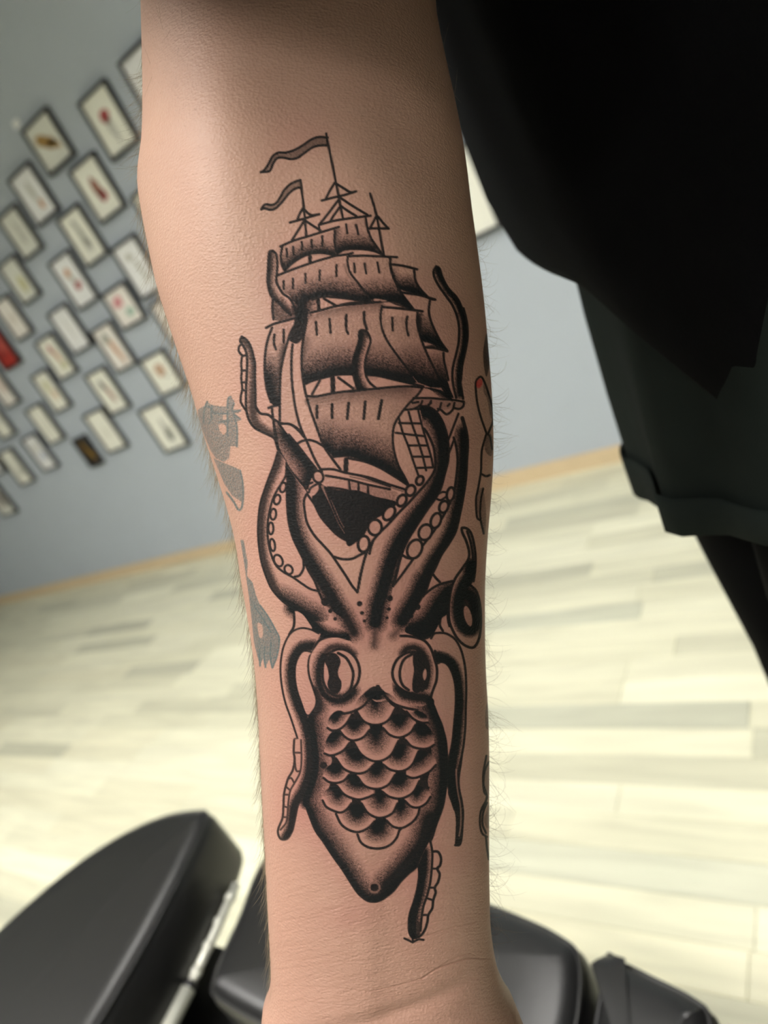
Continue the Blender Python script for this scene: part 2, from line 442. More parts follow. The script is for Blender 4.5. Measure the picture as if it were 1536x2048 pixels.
def draw_ship():
    # --- flags and masts
    fill('A', '795,180 700,175 620,205 540,260 450,310 360,335 290,335 230,375 190,450 150,510 110,535 190,525 215,500 240,440 280,390 340,385 420,400 490,385 560,335 640,280 720,260 795,260', .62, grain=.35)
    fill('A', '515,615 470,630 410,660 350,720 310,790 270,850 220,870 160,865 115,915 150,905 210,920 260,905 310,860 360,800 410,740 470,700 520,690', .55, grain=.35)
    lines('A', 4.6, '''
    780,140 800,250 840,440 875,620 905,760 925,880 950,1000
    795,180 700,175 620,205 540,260 450,310 360,335 290,335 230,375 190,450 150,510 110,535
    795,260 720,260 640,280 560,335 490,385 420,400 340,385 280,390 240,440 215,500 190,525 110,535
    515,615 470,630 410,660 350,720 310,790 270,850 220,870 160,865 130,890 115,915
    520,690 470,700 410,740 360,800 310,860 260,905 210,920 150,905 115,915
    515,615 530,720 545,850 560,980 575,1180
    870,640 820,720 780,800
    880,650 960,700 1030,740 1085,732
    735,825 850,795 960,770 1085,732
    905,820 830,920 760,1010 705,1075
    930,800 1050,880 1200,970
    920,890 850,990 820,1040
    930,880 1000,930 1090,985
    705,1075 850,1035 1000,1010 1235,980
    705,1080 715,1150
    545,900 510,960 485,1020
    560,920 600,960 640,975 710,965
    410,1050 520,1020 620,990 710,965
    555,1030 500,1120 430,1230
    565,1030 640,1080 720,1130
    310,1295 450,1235 600,1190 760,1140 910,1095
    1230,755 1270,880 1300,1000 1320,1100 1345,1250 1370,1380
    1290,990 1260,1050 1225,1115
    1310,990 1360,1050 1415,1110
    1215,1110 1320,1110 1420,1112''')
    # --- topsails
    shade('A', '330,1300 315,1400 330,1490 360,1550 430,1470 520,1410 620,1370 720,1360 870,1385 865,1220 870,1130 600,1195 450,1240',
          '330,1500 360,1545 430,1470 520,1410 620,1370 720,1360 800,1370 870,1385', 150, .93, 1.0)
    shade('A', '870,1130 910,1100 1180,1000 1200,1100 1240,1210 1310,1310 1360,1380 1280,1345 1180,1325 1060,1320 960,1330 890,1370 865,1220',
          '890,1370 960,1330 1060,1320 1180,1325 1250,1340', 190, .95, .9)
    shade('A', '870,1130 960,1110 960,1330 890,1370 865,1220', '868,1140 866,1220 885,1360', 90, .7)
    fill('A', '330,1300 315,1400 330,1490 360,1550 520,1410 870,1385 1200,1330 1360,1380 1240,1210 1180,1000 870,1130', .24, grain=.8)
    lines('A', 4.6, '''
    330,1300 315,1400 330,1490 360,1550
    870,1130 865,1220 880,1350
    360,1540 430,1470 520,1410 620,1370 720,1360 800,1370 870,1385
    1185,1010 1200,1100 1240,1210 1300,1300 1360,1385
    890,1370 960,1330 1060,1320 1180,1325 1280,1345 1360,1380
    890,1390 1000,1375 1050,1362
    1010,1395 1150,1390 1300,1395 1505,1405
    275,1595 400,1545 550,1490 700,1440 880,1390
    375,1320 380,1400
    440,1300 448,1380
    530,1250 535,1330
    630,1230 635,1310
    740,1190 742,1290
    985,1070 995,1160
    1085,1075 1110,1170''')
    line('A', '615,1400 615,1450', 7)
    # --- second row of sails
    shade('A', '275,1595 400,1545 700,1440 1000,1390 1000,1480 1030,1570 1100,1660 1180,1760 1240,1860 1000,1830 800,1800 640,1830 520,1890 450,1860 400,1790 330,1760 290,1690',
          '440,1890 520,1890 640,1830 800,1800 1000,1830 1200,1850', 240, .96, .9)
    shade('A', '1000,1390 1440,1410 1470,1600 1536,1720 1660,1950 1500,1870 1270,1850 1180,1760 1100,1660 1030,1570',
          '1250,1830 1400,1840 1560,1850 1640,1930', 240, .97, .9)
    fill('A', '275,1595 700,1440 1440,1400 1536,1720 1640,1900 1270,1850 1000,1830 800,1800 520,1890 400,1790', .24, grain=.9)
    line('A', '965,1480 1000,1580 1080,1680 1160,1780 1230,1860', 4.2, .42)
    lines('A', 4.4, '''
    1000,1400 1000,1480 1030,1570 1100,1660 1180,1760 1270,1850
    1440,1410 1440,1480 1470,1600 1536,1720
    345,1650 345,1730
    440,1625 440,1720
    568,1575 568,1670
    715,1540 712,1640
    885,1485 885,1600
    1065,1470 1075,1560
    1175,1470 1190,1570
    1305,1460 1325,1560
    640,1840 740,1810 860,1815 1000,1830 1130,1850
    1270,1850 1400,1830 1480,1850''')
    # tip tentacle beside upper sails
    shade('A', '235,1340 200,1350 190,1420 185,1530 180,1650 200,1760 240,1830 300,1880 350,1940 420,2000 470,1960 440,1880 400,1820 340,1780 300,1720 270,1650 275,1560 280,1470 270,1380',
          '200,1360 195,1530 185,1650 210,1760 250,1830 320,1890 400,1990', 80, .9)
    lines('A', 4.8, '''
    235,1340 200,1350 190,1420 185,1530 180,1650 200,1760 240,1830 300,1880 350,1940 420,2000
    235,1340 270,1380 280,1470 275,1560 270,1650 300,1720 340,1780 400,1820 440,1880 470,1960
    235,1830 230,1920 240,2040''')
    # right end of second row
    shade('B', '530,870 760,920 765,1000 800,1090 850,1160 900,1200 800,1170 620,1120 570,1010',
          '620,1120 720,1130 820,1165 900,1200', 170, .98, .8)
    shade('B', '515,870 640,900 640,1100 570,1010', '530,960 600,1100', 70, .8)
    lines('B', 4.8, '''
    540,865 650,880 790,915
    760,925 770,1020 810,1100 880,1180 920,1215 975,1225
    630,1150 720,1165 820,1180 975,1225
    515,790 515,880 540,980 590,1090 650,1190 750,1320
    0,1280 150,1255 350,1250 520,1235
    430,1300 560,1310 700,1325 845,1345''')
    line('B', '640,1130 720,1150 800,1172', 2.5, .35)
    fill('B', '380,1200 560,1150 640,1200 740,1320 600,1290 480,1240', .93, grain=.25)
    fill('B', '360,1215 480,1235 440,1245 350,1240', .25, replace=True)
    # --- third row
    shade('B', '800,1350 920,1240 910,1340 930,1440 980,1560 1040,1670 1100,1750 1000,1700 920,1660 840,1640 810,1560 790,1450',
          '830,1640 920,1655 1000,1695 1090,1750', 290, .98, .8)
    shade('B', '800,1380 860,1380 900,1640 840,1640 800,1500', '800,1400 820,1560 850,1650', 90, .9)
    lines('B', 4.6, '''
    920,1240 910,1340 930,1440 980,1560 1040,1670 1100,1750
    840,1640 920,1660 1000,1700 1100,1755
    870,1715 960,1720 1050,1740 1100,1755
    250,1350 250,1420 275,1530
    535,1410 540,1540
    690,1400 680,1450 685,1530 700,1590
    65,1380 65,1540
    430,1290 415,1400 430,1520 480,1640 560,1760 650,1880 740,2000
    795,1360 790,1450 810,1560 850,1680 900,1800 960,1920 1020,2040
    1060,1770 1065,1850 1090,1960 1110,2048''')
    fill('B', '1000,1690 1100,1755 1050,1740 960,1715 880,1700', .95)
    # main third-row sail body shading (C / D)
    S3 = '614,638 655,620 700,611 760,604 764,612 762,640 768,668 780,695 802,724 825,752 834,765 821,769 788,759 758,752 731,749 704,748 675,749 648,755 626,761 608,769 603,736 605,685'
    shade('P', S3, '606,768 626,761 648,755 675,749 704,748 731,749 758,752 788,759 834,766', 74, .96, 1.0, sm=False)
    shade('P', '764,612 834,622 836,650 845,680 860,710 878,745 890,776 862,775 836,765 825,752 802,724 780,695 768,668 762,640', '820,758 845,768 870,774 892,778', 76, .97, .9, sm=False)
    shade('C', '790,400 1000,310 1536,225 1536,340 1100,400 800,470', '800,330 1000,300 1300,250 1536,240', 120, .5)
    shade('D', '760,290 960,330 970,500 1020,690 1060,800 960,740 900,600 830,440', '900,640 980,700 1050,790', 330, .97, .8)
    shade('C', '790,400 1536,225 1536,980 1250,965 960,1000 760,1070 735,900 745,640', '740,640 735,900 760,1060', 130, .6)
    fill('C', '790,400 1536,225 1536,980 1250,965 960,1000 760,1070 735,900 745,640', .30, grain=.95)
    fill('D', '0,0 680,0 760,290 960,700 620,650 160,560 0,540', .27, grain=.95)
    line('D', '420,300 520,470 640,640', 7, .0)
    # left third-row sail and yard
    shade('C', '430,490 390,600 365,720 355,860 360,1000 380,1130 430,1270 510,1280 510,1100 520,900 560,700 610,540 660,440',
          '370,1020 400,1160 440,1280 510,1270', 300, .96, .8)
    shade('C', '430,490 390,600 365,720 355,860 360,1000 380,1130 430,1270 510,1280 510,1100 520,900 560,700 610,540 660,440',
          '560,700 520,900 508,1100 508,1270', 90, .75)
    fill('C', '430,490 365,720 355,860 360,1000 430,1270 510,1280 520,900 560,700 660,440', .22, grain=.95)
    fill('C', '430,180 440,400 620,400 700,340 640,300 560,260 500,200', .82, grain=.5)
    shade('C', '600,60 900,160 860,330 800,400 720,430 640,330 620,200', '760,180 720,300 690,400', 170, .96, .7)
    fill('C', '690,330 800,290 790,400 760,520 740,600 690,650 640,640 600,600 640,490', .97, grain=.12)
    lines('C', 4.8, '''
    430,490 390,600 365,720 355,860 360,1000 380,1130 420,1250
    370,490 450,450 560,420 700,380
    395,1310 450,1290 500,1280
    455,560 450,640 470,710
    550,510 550,640
    680,430 620,540 575,680 545,800 525,900 515,1000 510,1200 510,1440
    640,660 630,800 630,950 640,1100 660,1250 690,1400 730,1530 790,1660 870,1840 940,1960
    790,400 770,500 745,640 735,760 735,900 750,1030 775,1160 820,1320 870,1460 920,1600 960,1700 1040,1820 1130,1940
    960,190 1080,260
    820,335 950,305 1100,265 1300,245 1536,225
    880,430 890,560
    1020,400 1030,540
    1185,370 1190,500 1210,550
    1370,330 1375,420 1400,510
    430,1320 440,1420 450,1560 480,1700 520,1800
    780,1190 900,1190 1050,1160 1200,1140 1400,1120 1536,1110
    760,1070 850,1030 960,1000 1100,970 1250,965
    920,1030 840,1170
    1110,1000 1260,1110''')
    line('C', '900,180 910,300', 7); line('C', '1052,1000 1055,1150', 9)
    fill('C', '520,900 630,700 630,950 660,1250 720,1500 600,1440 515,1430', .12, grain=.95)
    # small tentacle in front of the third row
    TS3 = '1320,560 1330,520 1370,515 1410,540 1440,620 1420,700 1395,780 1380,870 1390,970 1430,1050 1500,1110 1310,1130 1275,1020 1260,920 1260,820 1290,720 1320,620'
    fill('C', TS3, .12, replace=True)
    shade('C', TS3, '1330,560 1320,640 1285,760 1270,900 1290,1040 1340,1130', 95, .95, .8, core=.35)
    shade('C', TS3, '1320,530 1370,525 1410,560', 70, .85)
    lines('C', 4.6, '''
    1310,1130 1275,1020 1260,920 1260,820 1290,720 1320,620 1320,560 1330,520 1370,515 1410,540 1440,620 1420,700 1395,780 1380,870 1390,970 1430,1050 1500,1110''')
    lines('D', 4.6, '''
    160,560 300,575 450,610 620,650 750,680
    0,735 200,710 400,690 560,680 740,690''')
    # --- fourth row (big lower sail)
    R4 = '0,735 200,710 560,690 740,700 690,770 600,860 520,960 460,1060 440,1150 440,1260 460,1380 500,1500 560,1610 600,1690 500,1630 420,1580 300,1510 150,1450 0,1420'
    S4 = '614,794 655,789 694,783 739,778 809,775 845,777 835,790 817,808 802,827 790,847 786,864 786,886 790,909 798,933 809,954 817,970 798,958 782,948 759,935 729,923 709,915 694,911 665,913 648,893 630,845 620,818'
    shade('P', S4, '650,900 665,914 694,912 709,915 729,923 759,935 782,948 798,958 815,969', 76, .97, 1.0, sm=False)
    if 0: shade('D', R4, '-20,1415 150,1450 300,1510 420,1580 500,1630 590,1690', 420, .97, .95)
    shade('D', R4, '0,735 200,712 560,690', 170, .55)
    if 0: shade('C', '790,1200 1200,1140 1280,1140 1280,1810 1200,1800 1050,1810 960,1700 870,1460 820,1320', '960,1710 1050,1815 1200,1805 1300,1810', 430, .97, .95)
    shade('C', '790,1200 1200,1140 1280,1140 1280,1300 850,1330', '790,1200 1000,1175 1280,1135', 150, .5)
    fill('P', S4, .30, grain=.95, sm=False)
    for s in ('890,1290 890,1410', '1045,1275 1045,1410', '1215,1260 1200,1420', '1385,1245 1370,1420'):
        line('C', s, 5.6)
    line('D', '325,825 290,1010', 6)
    lines('D', 4.6, '''
    740,700 690,770 600,860 520,960 460,1060 440,1150 440,1260 460,1380 500,1500 560,1610 600,1690
    -20,1415 150,1450 300,1510 420,1580 500,1630 590,1690''')
    lines('C', 5, '1050,1812 1200,1800 1350,1830 1536,1890')
    line('C', '1190,1840 1185,1960', 9)
    # rope at sail corner
    fill('D', '600,830 660,800 1165,835 1150,880 1060,900 930,920 740,910 590,920', .35, grain=.6)
    lines('D', 4.4, '''
    650,800 800,800 950,810 1060,820 1165,835
    560,920 650,910 720,870 740,830
    650,910 740,910 800,880 830,830
    760,910 800,930 850,955 910,920 935,850
    900,910 930,920 990,965 1050,920 1070,850
    1060,900 1120,910 1160,880 1165,835
    640,850 700,840
    800,870 830,850
    1000,880 1020,860''')
    shade('D', '720,690 800,690 960,730 1060,830 940,800 820,715', '760,690 880,710 960,760 1060,820', 70, .98)
    # ratlines
    lines('D', 4.2, '''
    500,1000 530,1120 560,1200 600,1300 650,1450 700,1590
    600,940 640,1080 690,1220 740,1380 780,1540
    700,930 740,1090 780,1230 830,1400 850,1500
    500,1055 720,1060
    470,1155 620,1175 770,1190
    600,1285 790,1285
    640,1400 830,1400
    690,1515 850,1510
    1110,960 1060,1090 1010,1220 995,1260
    1120,1050 1090,1150 1060,1240 1010,1370''')
    # --- bow and hull
    fill('E', '350,60 400,40 560,240 740,480 750,560 660,690 520,520 450,400 395,290', .3, grain=.9)
    shade('E', '350,60 400,40 560,240 740,480 750,560 660,690 520,520 450,400 395,290',
          '470,140 560,260 650,390 720,520 700,640', 200, .97, .8)
    HULL = '820,650 900,690 1050,710 1200,750 1350,790 1500,830 1560,880 1470,930 1320,1030 1290,1150 1210,1235 1110,1235 1000,1180 900,1080 820,970 750,850 740,790 800,720'
    fill('E', HULL, .97, grain=.07)
    line('E', '850,680 940,870 1020,1050 1120,1210', 8.5, 0)
    p = smooth(pts('E', '845,680 940,870 1020,1050 1120,1210'), 8)
    win, D = dist_field(p, 14); x0,x1,y0,y1 = win
    m = np.clip((3.2*TS-D)/2+.5, 0, 1); T = INK[y0:y1, x0:x1]; T[:] = T*(1-m) + (.28+.3*GRAIN[y0:y1,x0:x1])*m
    fill('E', '880,570 1000,590 1150,620 1300,660 1536,710 1560,840 1500,820 1350,790 1200,750 1050,710 900,690', .42, grain=.75)
    fill('E', '890,590 1110,630 1115,720 900,690', .1, replace=True)
    lines('E', 4.6, '''
    345,0 355,80 375,180 395,290 450,400 520,520 600,610 660,680
    400,40 470,140 560,240 650,360 740,480 760,510
    500,150 600,270 700,400 780,500
    395,40 500,40 580,80 640,150
    580,245 640,215 710,205 780,225 850,265
    830,505 950,505 1080,540 1250,575 1400,630 1536,680
    880,570 1000,590 1150,620 1300,660 1536,710
    900,690 1050,710 1200,750 1350,790 1500,820 1560,840
    1115,620 1125,720
    1215,650 1212,745
    1310,680 1312,775
    690,700 700,660 740,640
    660,680 690,760 760,860 820,980 900,1080 1000,1180 1100,1235 1200,1235
    820,650 800,720 750,790
    1120,1210 1020,1050 940,870 870,690''')
    ring('E', 800, 580, 52, 62, -20, 4.6, inner=.08)
    line('E', '705,740 720,700 770,665 805,650', 4.4)
    fill('E', '720,740 760,690 800,680 800,720 750,775', .08, replace=True)
    line('F', '0,140 200,180 400,250 560,300', 4.6); line('F', '0,170 200,215 400,275 540,320', 3, .5)
    fill('F', '0,210 150,230 350,290 490,340 480,430 300,380 0,330', .4, grain=.8)
    for x in (85, 185): line('F', f'{x},{225+x*.15} {x+5},{345+x*.15}', 4)
    fill('F', '-40,330 300,385 480,440 340,560 200,640 150,760 80,830 -40,850', .97, grain=.07)

def tent(crop, left, right, path, R, k=.96, pw=.85, w=4.8, base=.06, core=.25):
    poly = left + ' ' + ' '.join(right.split()[::-1])
    fill(crop, poly, base, replace=True, grain=.5)
    shade(crop, poly, path, R, k, pw, core=core)
    line(crop, left, w); line(crop, right, w)

def draw_kraken():
    # left-most tentacle with suckers
    tent('C', '120,580 105,620 120,650 160,720 175,800 175,900 170,1000 165,1100 165,1300 190,1420 250,1510 340,1560 440,1610 470,1650',
         '120,580 175,620 215,690 240,780 255,860 255,1000 260,1150 265,1300 310,1365 390,1380 440,1420 450,1500 470,1640',
         '150,610 215,690 240,780 250,860 250,1000 240,1150 235,1300 250,1440 330,1530 450,1600', 75, .8)
    lines('C', 4.2, '''
    120,650 90,690 95,740 125,775 120,800 115,870 120,930 115,1000 120,1060 125,1120 110,1200 115,1260 165,1340
    100,745 130,775 170,770
    118,930 172,925
    120,1050 170,1045
    125,1125 165,1135''')
    lines('C', 4.6, '265,1300 310,1365 390,1380 440,1420 520,1465 620,1480 700,1540 760,1610')
    # T1 outer left
    T1L = '385,330 350,450 300,580 250,720 210,850 190,1000 185,1150 195,1300 220,1450 260,1580 320,1720 400,1820 480,1890 550,1930 650,2000 760,2070'
    T1R = '475,440 470,560 430,640 380,720 340,800 310,900 290,1000 280,1120 290,1250 320,1380 370,1490 450,1560 540,1610 640,1680 720,1730 810,1755'
    tent('E', T1L, T1R, '390,340 375,450 320,580 265,720 230,850 210,1000 208,1150 215,1300 240,1450 285,1580 350,1720 430,1820 520,1890 640,1960 760,2040', 85, .86, .9, 4.2, core=.25)
    shade('E', '540,1610 810,1755 900,1900 900,2048 740,2048 400,1820 330,1700', '400,1840 500,1890 620,1960 760,2040', 190, .96, .9)
    line('E', '650,1440 650,1520 610,1590 560,1605', 4.6)
    for a in ((440,690,30,50,15),(380,815,32,50,15),(340,965,30,55,5),(316,1110,26,60,0),(332,1280,26,62,-8),(392,1440,42,62,-25),(497,1532,40,48,-30)):
        ring('E', *a, w=4.2, inner=.04)
    # T2
    T2L = '475,480 485,600 480,760 485,900 500,1050 540,1200 600,1330 650,1430 700,1540 760,1640 800,1740 860,1880'
    T2R = '680,760 655,830 665,950 690,1060 760,1180 850,1280 930,1370 1000,1470 1080,1590 1150,1700 1205,1765'
    poly = '480,480 485,600 480,760 485,900 500,1050 540,1200 600,1330 650,1430 700,1540 760,1640 800,1740 860,1880 1100,2048 1180,1900 1205,1765 1150,1700 1080,1590 1000,1470 930,1370 850,1280 760,1180 690,1060 665,950 655,830 680,740 600,640'
    fill('E', poly, .05, replace=True)
    shade('E', poly, '500,500 520,640 520,800 525,950 545,1080 600,1250 680,1400 780,1560 880,1720 960,1860 1020,2000', 155, .96, 1.0, core=.25)
    line('E', T2L, 4.6); line('E', T2R, 4.8)
    line('E', '1205,1765 1230,1600 1270,1450 1300,1330', 5)
    line('E', '960,1400 1050,1425 1150,1420 1230,1380 1310,1345', 4.8)
    # T4 right
    T4L = '450,1280 520,1190 600,1080 650,1010 750,870 850,740 940,600 1010,470 1060,340 1085,200 1100,60 1100,-40 1085,-150 1062,-230'
    T4R = '760,1390 780,1320 820,1200 870,1100 930,970 1010,850 1080,720 1120,550 1150,400 1180,200 1192,0 1200,-150 1190,-280 1150,-430'
    poly4 = T4L + ' 1100,-380 ' + ' '.join(T4R.split()[::-1]) + ' 700,1500 620,1690 500,1830 380,1800 370,1560 420,1400'
    fill('F', poly4, .06, replace=True)
    shade('F', poly4, '560,1620 640,1480 720,1320 780,1180 860,1030 960,880 1040,720 1090,560 1125,400 1150,200 1165,0 1170,-150 1165,-280', 112, .97, .9, core=.3)
    shade('F', poly4, '540,1640 590,1560 680,1400 760,1230', 150, .97, .9, core=.3)
    line('F', T4L, 4.8); line('F', T4R, 7)
    for a in ((1030,350,38,70,10),(960,480,45,62,20),(880,620,50,78,20),(772,740,66,82,25),(662,912,72,100,25)):
        ring('F', *a, w=5, inner=.04)
    line('F', '530,970 580,1000 620,1010', 4.8); line('F', '880,360 940,330 980,330', 4); line('F', '890,400 930,410 980,380', 4)
    # T3 big centre tentacle
    T3L = '75,1355 95,1260 120,1130 160,980 220,850 300,750 400,650 500,540 600,440 700,330 780,240 850,140 875,60 868,-60 850,-150 800,-260 760,-320'
    T3R = '440,1290 480,1150 500,1060 530,960 560,880 600,800 650,720 720,610 800,490 880,380 930,280 970,130 1000,10 1005,-90 1000,-190 975,-310 930,-420 870,-500 790,-545 720,-545'
    poly3 = T3L + ' 740,-420 ' + ' '.join(T3R.split()[::-1]) + ' 420,1450 400,1600 380,1750 350,1960 150,1960 80,1750 40,1500'
    fill('F', poly3, .06, replace=True)
    shade('F', poly3, '262,1660 285,1500 330,1350 380,1180 430,1020 500,860 580,730 680,590 780,460 860,340 910,230 950,110 965,0 965,-120 945,-260 900,-380 830,-470 750,-500', 150, .97, .95, core=.32)
    line('F', T3L, 5); line('F', T3R, 6)
    for a in ((715,210,36,46,25),(620,312,46,56,30),(530,415,44,62,30),(400,545,52,78,35),(255,690,70,80,0),(140,860,58,82,5)):
        ring('F', *a, w=5.2, inner=.05)
    line('F', '200,960 215,900 240,820', 4.4)
    # right tentacle reaching along upper sails
    BL = '985,885 960,930 965,990 1010,1080 1080,1180 1150,1280 1200,1400 1220,1520 1215,1660 1190,1780 1160,1900 1150,2000 1162,2110 1190,2230'
    BR = '985,885 1020,910 1050,1000 1110,1110 1200,1210 1250,1320 1290,1460 1300,1600 1280,1740 1245,1900 1232,2050 1260,2240'
    tent('B', BL, BR, '990,900 1030,1000 1100,1120 1180,1220 1235,1340 1270,1460 1278,1600 1262,1740 1225,1900 1215,2050 1230,2200', 48, .97, .8, 4.8, core=.3)
    line('B', '1260,1320 1292,1460 1300,1600 1280,1740 1245,1900 1232,2050', 7)
    # T5 curled tentacle
    base5 = '560,1750 620,1640 700,1500 770,1390 850,1310 930,1270 1050,1245 1020,1420 1010,1560 940,1620 900,1700 840,1800 760,1840 650,1800'
    fill('F', base5, .06, replace=True)
    shade('F', base5, '640,1780 740,1740 830,1680 900,1580 980,1450 1040,1380', 210, .98, .9, core=.4)
    lines('F', 4.8, '''
    770,1370 850,1310 930,1270 1050,1240
    850,1170 880,1210 920,1250
    930,1600 920,1690 950,1750
    1000,1560 1005,1640 1020,1700''')
    C5 = '1150,695 1150,740 1190,830 1220,940 1210,1020 1150,1110 1080,1210 1040,1310 1020,1420 1010,1550 1020,1660 1060,1760 1110,1840 1180,1900 1260,1920 1310,1860 1335,1750 1340,1600 1325,1450 1290,1340 1240,1290 1265,1240 1280,1130 1285,1020 1275,900 1250,780 1210,710'
    fill('F', C5, .06, replace=True)
    shade('F', C5, '1240,1080 1225,1180 1170,1280 1130,1380 1110,1500 1120,1600 1160,1700 1230,1740 1285,1680 1300,1580 1280,1460 1230,1390 1170,1370', 90, .99, .7, core=.5)
    fill('F', '1150,1380 1230,1400 1280,1500 1290,1640 1250,1720 1190,1690 1140,1600 1120,1480', .97)
    ring('F', 1208, 1598, 48, 118, -14, 4, inner=.04)
    lines('F', 5, '''
    1265,1240 1280,1130 1285,1020 1275,900 1250,780 1210,710 1150,695 1150,740 1190,830 1220,940 1210,1020 1150,1110 1080,1210 1040,1310 1020,1420 1010,1550 1020,1660 1060,1760 1110,1840 1180,1900 1260,1920 1310,1860 1335,1750 1340,1600 1325,1450 1290,1340 1230,1280
    1200,730 1235,840 1255,960 1262,1100''')
    # head shading between the arms (G)
    shade('F', None, '268,1640 255,1780 245,1900', 85, .72, 1.3, core=.05)
    shade('F', None, '560,1600 500,1730 440,1800', 85, .6, 1.3, core=.05)
    shade('G', None, '330,390 430,460 540,560 640,650 760,690 880,690', 110, .97, .9, core=.3)
    shade('G', None, '700,230 780,330 860,450 920,560 960,640', 130, .92, 1.1, core=.2)
    shade('G', None, '1200,560 1190,680 1180,760', 80, .55, 1.2, core=.1)
    fill('G', '350,430 430,450 500,540 530,600 430,595 355,600', .03, replace=True)
    dots('G', '670,325,40 720,420,20 770,500,17 1020,345,25 1045,440,18 1070,522,15 1330,290,28 1320,400,18 1300,490,15')
    dots('F', '690,1505,30 630,1598,20 575,1672,14')
    lines('G', 4.8, '340,390 350,480 345,580 300,660')

def draw_body():
    # body base
    BODY = '655,1355 700,1400 770,1400 860,1395 868,1420 884,1455 891,1480 894,1515 895,1545 894,1560 890,1586 886,1610 880,1630 872,1650 864,1670 838,1727 817,1747 802,1762 788,1780 774,1792 759,1801 745,1803 733,1800 717,1787 703,1767 686,1740 666,1712 647,1683 631,1660 618,1628 608,1600 622,1540 620,1480 618,1430'
    fill('P', BODY, .1, replace=True, grain=.8)
    left = '618,1430 622,1480 624,1530 616,1575 608,1602 618,1628 631,1660 647,1683 666,1712 686,1740 703,1767 717,1787 733,1800 745,1803'
    right = '862,1400 870,1420 884,1455 891,1480 894,1515 895,1545 894,1560 890,1586 886,1610 880,1630 872,1650 862,1676 838,1727 817,1747 802,1762 788,1780 774,1792 759,1801 745,1803'
    shade('P', BODY, left, 44, .96, 1.0, core=.18)
    shade('P', BODY, right, 50, .97, 1.0, core=.2)
    shade('P', BODY, '640,1640 680,1700 720,1770', 34, .55, 1.2)
    shade('P', BODY, '865,1640 850,1690 820,1730 780,1775', 46, .95, 1.0, core=.3)
    line('P', '608,1600 618,1628 631,1660 647,1683 666,1712 686,1740 703,1767 717,1787 733,1800 745,1803 759,1801 774,1792 788,1780 802,1762 817,1747 838,1727 862,1680 872,1650 886,1610 893,1565', 5)
    line('P', '862,1400 870,1420 884,1455 891,1480 894,1515 895,1545 893,1565', 5)
    ring('P', 749, 1775, 12, 12, 0, 0, inner=.5)
    dots('P', '749,1775,7')
    # scales, lowest row first so that upper rows overlap them
    SC = [('715,1669 722,1685 738,1695 760,1697 780,1690 793,1676 799,1660', 1640),
          ('672,1628 682,1648 698,1660 717,1664 736,1656 750,1642', 1612), ('773,1641 786,1653 804,1656 824,1645 835,1631 839,1617', 1600),
          ('645,1601 654,1615 678,1625 692,1620 703,1607', 1575), ('723,1607 737,1627 760,1636 784,1627 795,1607', 1580), ('810,1602 822,1613 837,1615 852,1607 861,1594', 1575),
          ('674,1572 690,1590 715,1599 735,1595 748,1589', 1552), ('764,1583 780,1594 803,1597 826,1585 839,1562', 1548),
          ('647,1556 658,1564 674,1566 688,1561 698,1550', 1530), ('715,1554 730,1572 754,1578 776,1570 790,1550', 1526), ('813,1552 824,1556 837,1554 858,1544 872,1530', 1505),
          ('672,1517 688,1538 713,1547 733,1543 748,1529', 1500), ('766,1529 782,1540 805,1542 824,1530 837,1503', 1492),
          ('649,1507 660,1511 674,1508 688,1500 699,1486', 1466), ('707,1484 724,1510 752,1523 780,1512 797,1482', 1450), ('811,1480 824,1493 845,1498 858,1496 868,1490', 1450),
          ('678,1460 690,1474 706,1481 726,1475 739,1460', 1442), ('766,1456 780,1470 800,1475 820,1466 831,1450', 1432),
          ('655,1456 664,1461 678,1459 692,1448 704,1429', 1425), ('813,1423 826,1437 842,1445 856,1445', 1425),
          ('712,1421 728,1443 752,1450 776,1441 793,1413', 1385)]
    fill('P', '664,1432 704,1429 716,1400 752,1372 790,1405 813,1423 850,1446 862,1490 864,1530 856,1560 858,1592 840,1612 836,1632 812,1650 798,1664 760,1680 716,1668 690,1650 676,1626 652,1600 660,1566 652,1556 664,1520 655,1505 664,1462', .96, grain=.1)
    for s, top in SC:
        P = [tuple(float(v) for v in q.split(',')) for q in s.split()]
        xs = [p[0] for p in P]; ys = [p[1] for p in P]
        cx = (xs[0]+xs[-1])/2; hw = (xs[-1]-xs[0])/2
        poly = s + f' {xs[-1]-2},{(ys[-1]+top)/2-2} {cx+hw*.5},{top} {cx},{top-4} {cx-hw*.5},{top} {xs[0]+2},{(ys[0]+top)/2-2}'
        p = smooth(pts('P', poly), 6, True)
        win = window(p, 3); x0,x1,y0,y1 = win
        m = soft(poly_mask(p, win))
        bot = smooth(pts('P', s), 8)
        w2, D = dist_field(bot, 50*TS)
        DD = np.full((y1-y0, x1-x0), 60*TS, np.float32)
        ax0, ax1, ay0, ay1 = max(x0,w2[0]), min(x1,w2[1]), max(y0,w2[2]), min(y1,w2[3])
        DD[ay0-y0:ay1-y0, ax0-x0:ax1-x0] = D[ay0-w2[2]:ay1-w2[2], ax0-w2[0]:ax1-w2[0]]
        H = max(ys)-top
        v = np.clip((DD/TS-.13*H)/(.46*H), 0, 1)
        g = GRAIN[y0:y1, x0:x1]
        v = np.clip(v + (g-.5)*2.2*v*(1.05-v), 0, .95)*.97 + .04
        T = INK[y0:y1, x0:x1]; T[:] = T*(1-m) + v*m
        line('P', s, 4.6)
    fill('G', '1150,1322 1200,1332 1300,1318 1250,1346 1190,1350', .35, replace=True, grain=.5)
    shade('G', '1200,1190 1140,1290 1300,1300 1270,1280', '1205,1200 1205,1300', 60, .9)
    dots('I', '650,260,34'); dots('H', '815,1265,16 800,1820,14')
